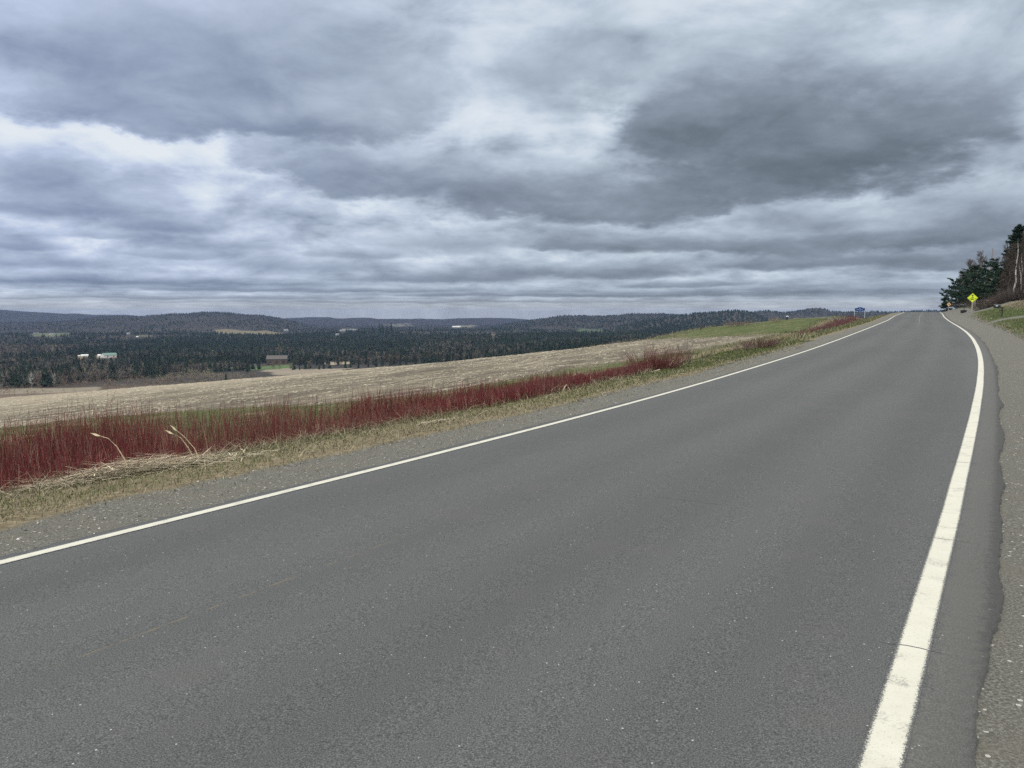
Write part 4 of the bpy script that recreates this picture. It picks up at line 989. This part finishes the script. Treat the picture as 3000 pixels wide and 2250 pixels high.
# ------------------------------------------------------------------ valley forest
def proto_conifer(rs, tiers, k, wr):
    """jagged tiers of drooping boughs on a unit-high tree, triangles"""
    R_ = np.random.default_rng(rs); T = []
    for i in range(tiers):
        f = .08+.86*i/tiers; r = wr*(1-f)**.9*R_.uniform(.85, 1.15)+.012; top = min(1.0, f+1.9/tiers*R_.uniform(.7, 1.1))
        a0 = R_.uniform(0, 6.28)
        for j in range(k):
            a, b_ = a0+6.2832*j/k, a0+6.2832*(j+.92)/k; rr_ = r*R_.uniform(.6, 1.25); zz = f+R_.uniform(-.03, .03)
            T.append([(math.cos(a)*rr_, math.sin(a)*rr_, zz), (math.cos(b_)*rr_*R_.uniform(.7, 1.1), math.sin(b_)*rr_, zz+R_.uniform(-.02, .03)), (0, 0, top)])
    return np.array(T)
def proto_bare(rs, n, wr, tw, f0=.22):
    R_ = np.random.default_rng(rs); T = [[(-.010, 0, 0), (.010, 0, 0), (0, 0, .8)], [(0, -.010, 0), (0, .010, 0), (0, 0, .8)]]
    for i in range(n):
        f = R_.uniform(f0, .85); a = R_.uniform(0, 6.28); p = np.array([0, 0, f])+np.array([math.cos(a), math.sin(a), 0])*wr*R_.uniform(0, .55)
        d = np.array([math.cos(a)*wr*R_.uniform(.2, .8), math.sin(a)*wr*R_.uniform(.2, .8), R_.uniform(.10, .26)])
        s_ = np.array([-math.sin(a), math.cos(a), R_.normal(0, .3)])*tw*R_.uniform(.6, 1.4)
        T.append([tuple(p-s_), tuple(p+s_), tuple(p+d)])
    return np.array(T)
def scatter(protos, x, y, z, h, wf, col, shade):
    """one mesh of many trees; shade gives each triangle its own variation"""
    VV, KK = [], []; which = rng.integers(0, len(protos), len(x))
    for k, P in enumerate(protos):
        i = np.nonzero(which == k)[0]
        if not len(i): continue
        a = rng.uniform(0, 6.283, len(i)); ca, sa = np.cos(a)[:, None, None], np.sin(a)[:, None, None]
        w_ = (h[i]*wf[i])[:, None, None]; X = P[None, :, :, 0]; Y = P[None, :, :, 1]
        V = np.stack([(X*ca-Y*sa)*w_+x[i][:, None, None], (X*sa+Y*ca)*w_+y[i][:, None, None], P[None, :, :, 2]*h[i][:, None, None]+z[i][:, None, None]], -1)
        c = col[i][:, None, :]*(1+shade*(rng.random((len(i), P.shape[0], 1))*2-1)); VV.append(V.reshape(-1, 3)); KK.append(np.repeat(c.reshape(-1, 3), 3, 0))
    V = np.concatenate(VV); return V, np.arange(len(V)).reshape(-1, 3), np.concatenate(KK)
# candidate spots, thinned to what the viewpoint and its surroundings can see
def spots(n, y0, y1, pw):
    y = (y0**pw+(y1**pw-y0**pw)*rng.random(n))**(1/pw); u = rng.uniform(-.70, .68, n); return u*y, y
def visible(x, y, z, top, margin):
    """keep trees whose top clears the terrain skyline in front of them, with some margin"""
    uu = np.linspace(-.72, .70, 220); YY = np.geomspace(8, 6000, 420); m = np.full((len(uu), len(YY)), -9.)
    for i, u in enumerate(uu): m[i] = np.maximum.accumulate((gz(u*YY, YY)-CAMH)/YY)
    ui = np.clip(np.round((x/y+.72)/1.42*219).astype(int), 0, 219); yi = np.clip(np.searchsorted(YY, y*.96)-1, 0, 419)
    return (z+top-CAMH)/y > m[ui, yi]-margin
fx, fy = [], []
for (n, a, b_, pw) in ((16000, 640, 1300, 1.6), (24000, 1300, 2400, 1.5), (26000, 2400, 4800, 1.25)):
    X, Y = spots(n, a, b_, pw); fx.append(X); fy.append(Y)
fx, fy = np.concatenate(fx), np.concatenate(fy)
fs, ft = road_st(fx, fy); fz = gz(fx, fy); lmk, _ = land_mask(fx, fy)
front = 90*fbm(fx/130, fx*0, 3, 12)+np.interp(fx/fy, [-.66, -.58, -.5, -.42, -.3, -.1, .2], [700, 760, 860, 960, 1080, 1050, 900])
k = (lmk < .35) & (fy > front) & visible(fx, fy, fz, 15, .004) & ((ft < -120) | (fs > 700))
for (u_, Y_, w_, Z_, H_) in CLEAR:                       # open ground in front of each building
    k &= ~((np.abs(fx/fy-u_) < w_) & (fy < Y_+15) & ((fz+13-CAMH)/fy > (Z_+H_*.25-CAMH)/Y_))
fx, fy, fz = fx[k], fy[k], fz[k]
mixn = fbm(fx/170, fy/230, 4, 77)+.25*fbm(fx/40, fy/60, 2, 78)
pd = np.interp(fx/fy, [-.7, -.5, -.35, -.1, .1, .4], [.74, .58, .46, .34, .34, .2])+np.interp(fy, [700, 1400, 2600, 4000], [.05, -.08, -.02, -.10])
brown = sst(-fx/fy, .42, .54)*sst(fy, 1450, 1150)
dec = rng.random(len(fx)) < np.clip((pd+mixn*1.5)*(1-brown)+(.80+mixn*.5)*brown, .03, .97)
hgt = rng.normal(13.5, 2.6, len(fx)).clip(7, 20)*np.interp(fy, [700, 2200, 3000, 4800], [1, .92, .62, .5])
tint = (1+.25*fbm(fx/90, fy/120, 3, 79))[:, None]
cc_ = mixcol(len(fx), (.013, .023, .017), (.027, .041, .028))*tint
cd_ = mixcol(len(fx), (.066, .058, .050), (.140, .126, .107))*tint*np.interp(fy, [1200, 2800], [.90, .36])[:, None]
yel = rng.random(len(fx)) < .06; cd_[yel] = mixcol(int(yel.sum()), (.14, .135, .08), (.19, .18, .11))
pcn = [proto_conifer(i, 6, 6, .20) for i in range(6)]; pcf = [proto_conifer(20+i, 4, 5, .24) for i in range(5)]
pbn = [proto_bare(40+i, 52, .30, .011) for i in range(6)]; pbf = [proto_bare(60+i, 26, .36, .020, .12) for i in range(5)]
nr = fy < 1500
Vs, Ks = [], []
for protos, sel, wlo, whi, cl in ((pcn, nr & ~dec, .85, 1.5, cc_), (pcf, ~nr & ~dec, 1.0, 1.8, cc_), (pbn, nr & dec, .8, 1.5, cd_), (pbf, ~nr & dec, .9, 1.6, cd_)):
    V, T, K = scatter(protos, fx[sel], fy[sel], fz[sel]-.4, hgt[sel]*np.where(dec[sel], .85, 1.0), rng.uniform(wlo, whi, sel.sum()), cl[sel], .22); Vs.append((V, K))
V = np.concatenate([q_[0] for q_ in Vs]); K = np.concatenate([q_[1] for q_ in Vs])
tag(link('valley_forest', npmesh('valley_forest', V, np.arange(len(V)).reshape(-1, 3), m_forest, K)), 'mixed dark spruce and leafless wood covering the valley and hills', 'forest', kind='stuff')
# brushy growth below the field
X = rng.uniform(-.70, -.05, 4200); Y = rng.uniform(560, 1000, 4200); X = X*Y; sS, sT = road_st(X, Y); lmk, _ = land_mask(X, Y); Z = gz(X, Y)
k = (sT < -214) & (lmk < .4) & (rng.random(4200) < .6+1.2*fbm(X/60, Y/60, 3, 15)) & (Y < np.interp(X/Y, [-.66, -.5, -.3, -.1], [720, 880, 900, 900])) & visible(X, Y, Z, 4, .006); n = int(k.sum())
V, T, K = scatter([proto_bare(90+i, 44, .75, .020, .02) for i in range(5)], X[k], Y[k], Z[k]-.2, rng.uniform(1.8, 5.5, n)*np.interp((X/Y)[k], [-.5, -.35, -.3], [1, .9, .45]), rng.uniform(.8, 1.4, n), mixcol(n, (.10, .065, .055), (.20, .155, .11)), .3)
tag(link('valley_brush', npmesh('valley_brush', V, T, m_forest, K)), 'low reddish brown brush along the lower edge of the field', 'shrubs', kind='stuff')
# trees one can tell apart at the near edge of the wood
def lone(name, protos, px, Y, h, wf, c0, c1, label, group=None, cat='tree'):
    x, y, z = at(px, Y); z_ = np.zeros(1); P = protos[int(rng.integers(len(protos)))]
    V = P.reshape(-1, 3)*np.array([h*wf, h*wf, h]); n = len(P)
    K = np.repeat(mixcol(n, c0, c1, v=.3), 3, 0)
    o = link(name, npmesh(name, V, np.arange(len(V)).reshape(-1, 3), m_forest, K), loc=(x, y, z-.3)); o.rotation_euler = (0, 0, float(rng.uniform(0, 6.28)))
    return tag(o, label, cat, group)
pcx = [proto_conifer(120+i, 9, 8, .17) for i in range(5)]; pbx = [proto_bare(140+i, 130, .30, .0075, .25) for i in range(5)]; pwx = [proto_bare(160+i, 150, .55, .008, .03) for i in range(4)]
G1, G2 = (.013, .024, .016), (.030, .046, .028)
def many(name, protos, spots_, c0, c1, label, group, wf=(.9, 1.3), cat='tree'):
    made = []
    for i, (px, Y, h) in enumerate(spots_):
        if i < 6: o = lone(name, protos, px, Y, h, 1.0, c0, c1, label, group, cat); made.append((o, h))
        else:
            s_o, s_h = made[i % len(made)]; o = s_o.copy(); C.objects.link(o); x, y, z = at(px, Y); o.location = (x, y, z-.3)
            k_ = h/s_h; w_ = k_*rng.uniform(*wf); o.scale = (w_, w_, k_); o.rotation_euler = (0, 0, float(rng.uniform(0, 6.28)))
many('spruce_tree', pcx, [(px+rng.normal(0, 5), Y+rng.normal(0, 12), max(6, rng.normal(h, 2))) for px, Y, h in
     [(372,830,11),(385,840,12),(398,830,13),(410,845,14),(420,830,13),(430,840,15),(441,830,16),(450,850,15),(462,835,16),(472,850,14),(200,790,15),(215,820,14),(232,805,15),(250,850,14),(268,820,13),(300,860,15),(322,830,13),(345,850,12),(320,780,11)]],
     G1, G2, 'dark spruce in the clump of evergreens at the near edge of the valley wood', 'spruces in the evergreen clump below the barns', (.85, 1.2))
many('spruce_tree', pcx, [(px+rng.normal(0, 4), Y+rng.normal(0, 20), max(8, rng.normal(14, 2.5))) for px, Y in
     [(505,960),(520,950),(538,970),(555,960),(575,975),(592,960),(610,980),(628,965),(645,985),(662,970),(1010,960),(1030,980),(1052,965),(1075,985),(1098,975),(1120,990),(1142,980),(1165,1000),(1188,985),(1210,1000),(1235,990),(1260,1010),(700,960),(716,970),(730,965),(860,970),(876,985),(892,970),(908,990),(925,975),(942,990),(960,970)]],
     G1, G2, 'dark spruce in the straight front row of the valley wood', 'spruces in the front row of the valley wood', (.85, 1.25))
lone('spruce_tree', pcx, 35, 690, 17, 1.1, G1, G2, 'dark pointed spruce left of the white forked birch at the left edge')
lone('spruce_tree', pcx, 52, 700, 12, 1.1, G1, G2, 'lower spruce hard against the white forked birch')
lone('spruce_tree', pcx, 655, 720, 9, 1.5, G1, G2, 'short round evergreen at the right end of the willow brush')
many('bare_tree', pbx, [(px+rng.normal(0, 6), Y+rng.normal(0, 25), max(8, rng.normal(14, 2))) for px, Y in
     [(10,720),(25,700),(62,720),(95,700),(110,730),(125,700),(142,720),(160,740),(178,710),(190,760),(240,720),(262,700),(285,730),(310,740),(335,720),(350,760),(4,760),(70,770),(120,790),(215,700),(160,690)]],
     (.09, .075, .065), (.20, .17, .145), 'leafless grey brown tree in the wood at the left edge', 'leafless trees at the left edge of the wood', (.9, 1.3))
many('bare_tree', pbx, [(px+rng.normal(0, 6), Y+rng.normal(0, 25), max(7, rng.normal(12, 2))) for px, Y in
     [(560,1010),(585,1000),(610,1020),(640,1010),(670,1030),(700,1010),(735,1020),(905,1000),(990,1000),(1060,1010),(1085,1000),(1110,1020),(1300,1010),(1340,1000),(1370,1030),(1400,1010),(790,1000),(800,1010),(822,1000),(846,1010),(852,1000)]],
     (.10, .085, .07), (.22, .19, .155), 'leafless tree among the spruces along the front of the valley wood', 'leafless trees along the front of the valley wood', (.9, 1.3))
lone('birch_tree', pbx, 80, 668, 15, .9, (.30, .28, .26), (.46, .44, .41), 'pale forked birch standing out at the far left of the wood')
lone('birch_tree', pbx, 52, 690, 12, .8, (.24, .22, .20), (.36, .34, .31), 'smaller pale birch just left of the forked birch')
lone('birch_tree', pbx, 148, 690, 14, .8, (.24, .22, .20), (.36, .34, .31), 'pale grey birch right of the forked birch')
many('willow_bush', pwx, [(px+rng.normal(0, 4), Y+rng.normal(0, 12), max(3, rng.normal(h, 1))) for px, Y, h in
     [(500,790,8),(515,800,9),(530,790,10),(545,800,11),(560,795,12),(575,800,12),(588,790,11),(602,800,10),(618,795,9),(635,800,8),(650,790,7),(666,800,6),(480,790,7),(460,780,6),(690,800,6),(705,790,5)]],
     (.16, .15, .095), (.29, .265, .185), 'yellowish grey willow bush in the brush below the evergreen clump', 'willow bushes below the evergreen clump', (.9, 1.4), 'bush')
many('bare_bush', pwx, [(px+rng.normal(0, 5), Y+rng.normal(0, 12), max(2.5, rng.normal(h, .8))) for px, Y, h in
     [(205,695,5),(222,705,6),(240,700,6),(258,705,5),(275,695,6),(300,700,7),(315,695,6),(335,705,4),(350,700,4),(370,705,4),(395,710,4),(20,655,3),(12,645,4),(42,655,3)]],
     (.13, .095, .08), (.22, .175, .14), 'leafless brown bush on the slope below the field at the left', 'leafless bushes on the slope below the field', (.9, 1.4), 'bush')
many('bare_bush', pwx, [(px, Y, h) for px, Y, h in [(735,640,3.2),(750,645,4),(762,640,4),(778,650,5),(793,645,4.6),(826,650,3),(880,690,5),(893,700,4.2),(905,690,3.4)]],
     (.075, .06, .05), (.14, .115, .09), 'dark round bush on the tan flat beyond the field', 'dark bushes on the tan valley flat', (1.1, 1.5), 'bush')
for i, (px, h, lb) in enumerate([(1066,13,'emergent pine second from the left on the low ridge'),(1050,11,'leftmost emergent pine on the low dark ridge'),(1090,15,'slim emergent pine left of the tallest group'),(1110,20,'tall emergent pine left of the tallest pair'),
        (1119,20,'broad emergent pine beside the tall one on the low ridge'),(1133,16,'emergent pine between the two tall groups'),(1145,22,'tallest emergent pine on the low dark ridge'),(1165,11,'low emergent pine right of the tallest'),(1199,15,'lone emergent pine at the right end of the low ridge')]):
    X, Y, Z = ground_at(px, 981); lone('tall_pine', pcx, px, Y, h*Y/2000*1.35+3, 1.6, G1, G2, lb, 'emergent pines on the low ridge')

# ------------------------------------------------------------------ haze
bpy.context.view_layer.update()
m_haze = bpy.data.materials.new('haze_air'); m_haze.use_nodes = True; nt = m_haze.node_tree; nt.nodes.clear()
pv = nt.nodes.new('ShaderNodeVolumePrincipled'); pv.inputs['Color'].default_value = (.41, .57, .96, 1); pv.inputs['Density'].default_value = HAZE = 3.7e-5; pv.inputs['Anisotropy'].default_value = .0
o_ = nt.nodes.new('ShaderNodeOutputMaterial'); nt.links.new(pv.outputs[0], o_.inputs['Volume'])
zlo, zhi = float(GZ.min())-1.0, 60.0
top = max((o.matrix_world @ Vector(c_)).z for o in bpy.data.objects if o.type == 'MESH' for c_ in o.bound_box)
zhi = max(top+2, 24.0)
mb = MB(); mb.box((0, 5000, (zlo+zhi)/2), (21600, 11000, zhi-zlo)); h_ = mb.build('haze', m_haze); tag(h_, 'thin blue air over the valley', 'haze', kind='stuff')
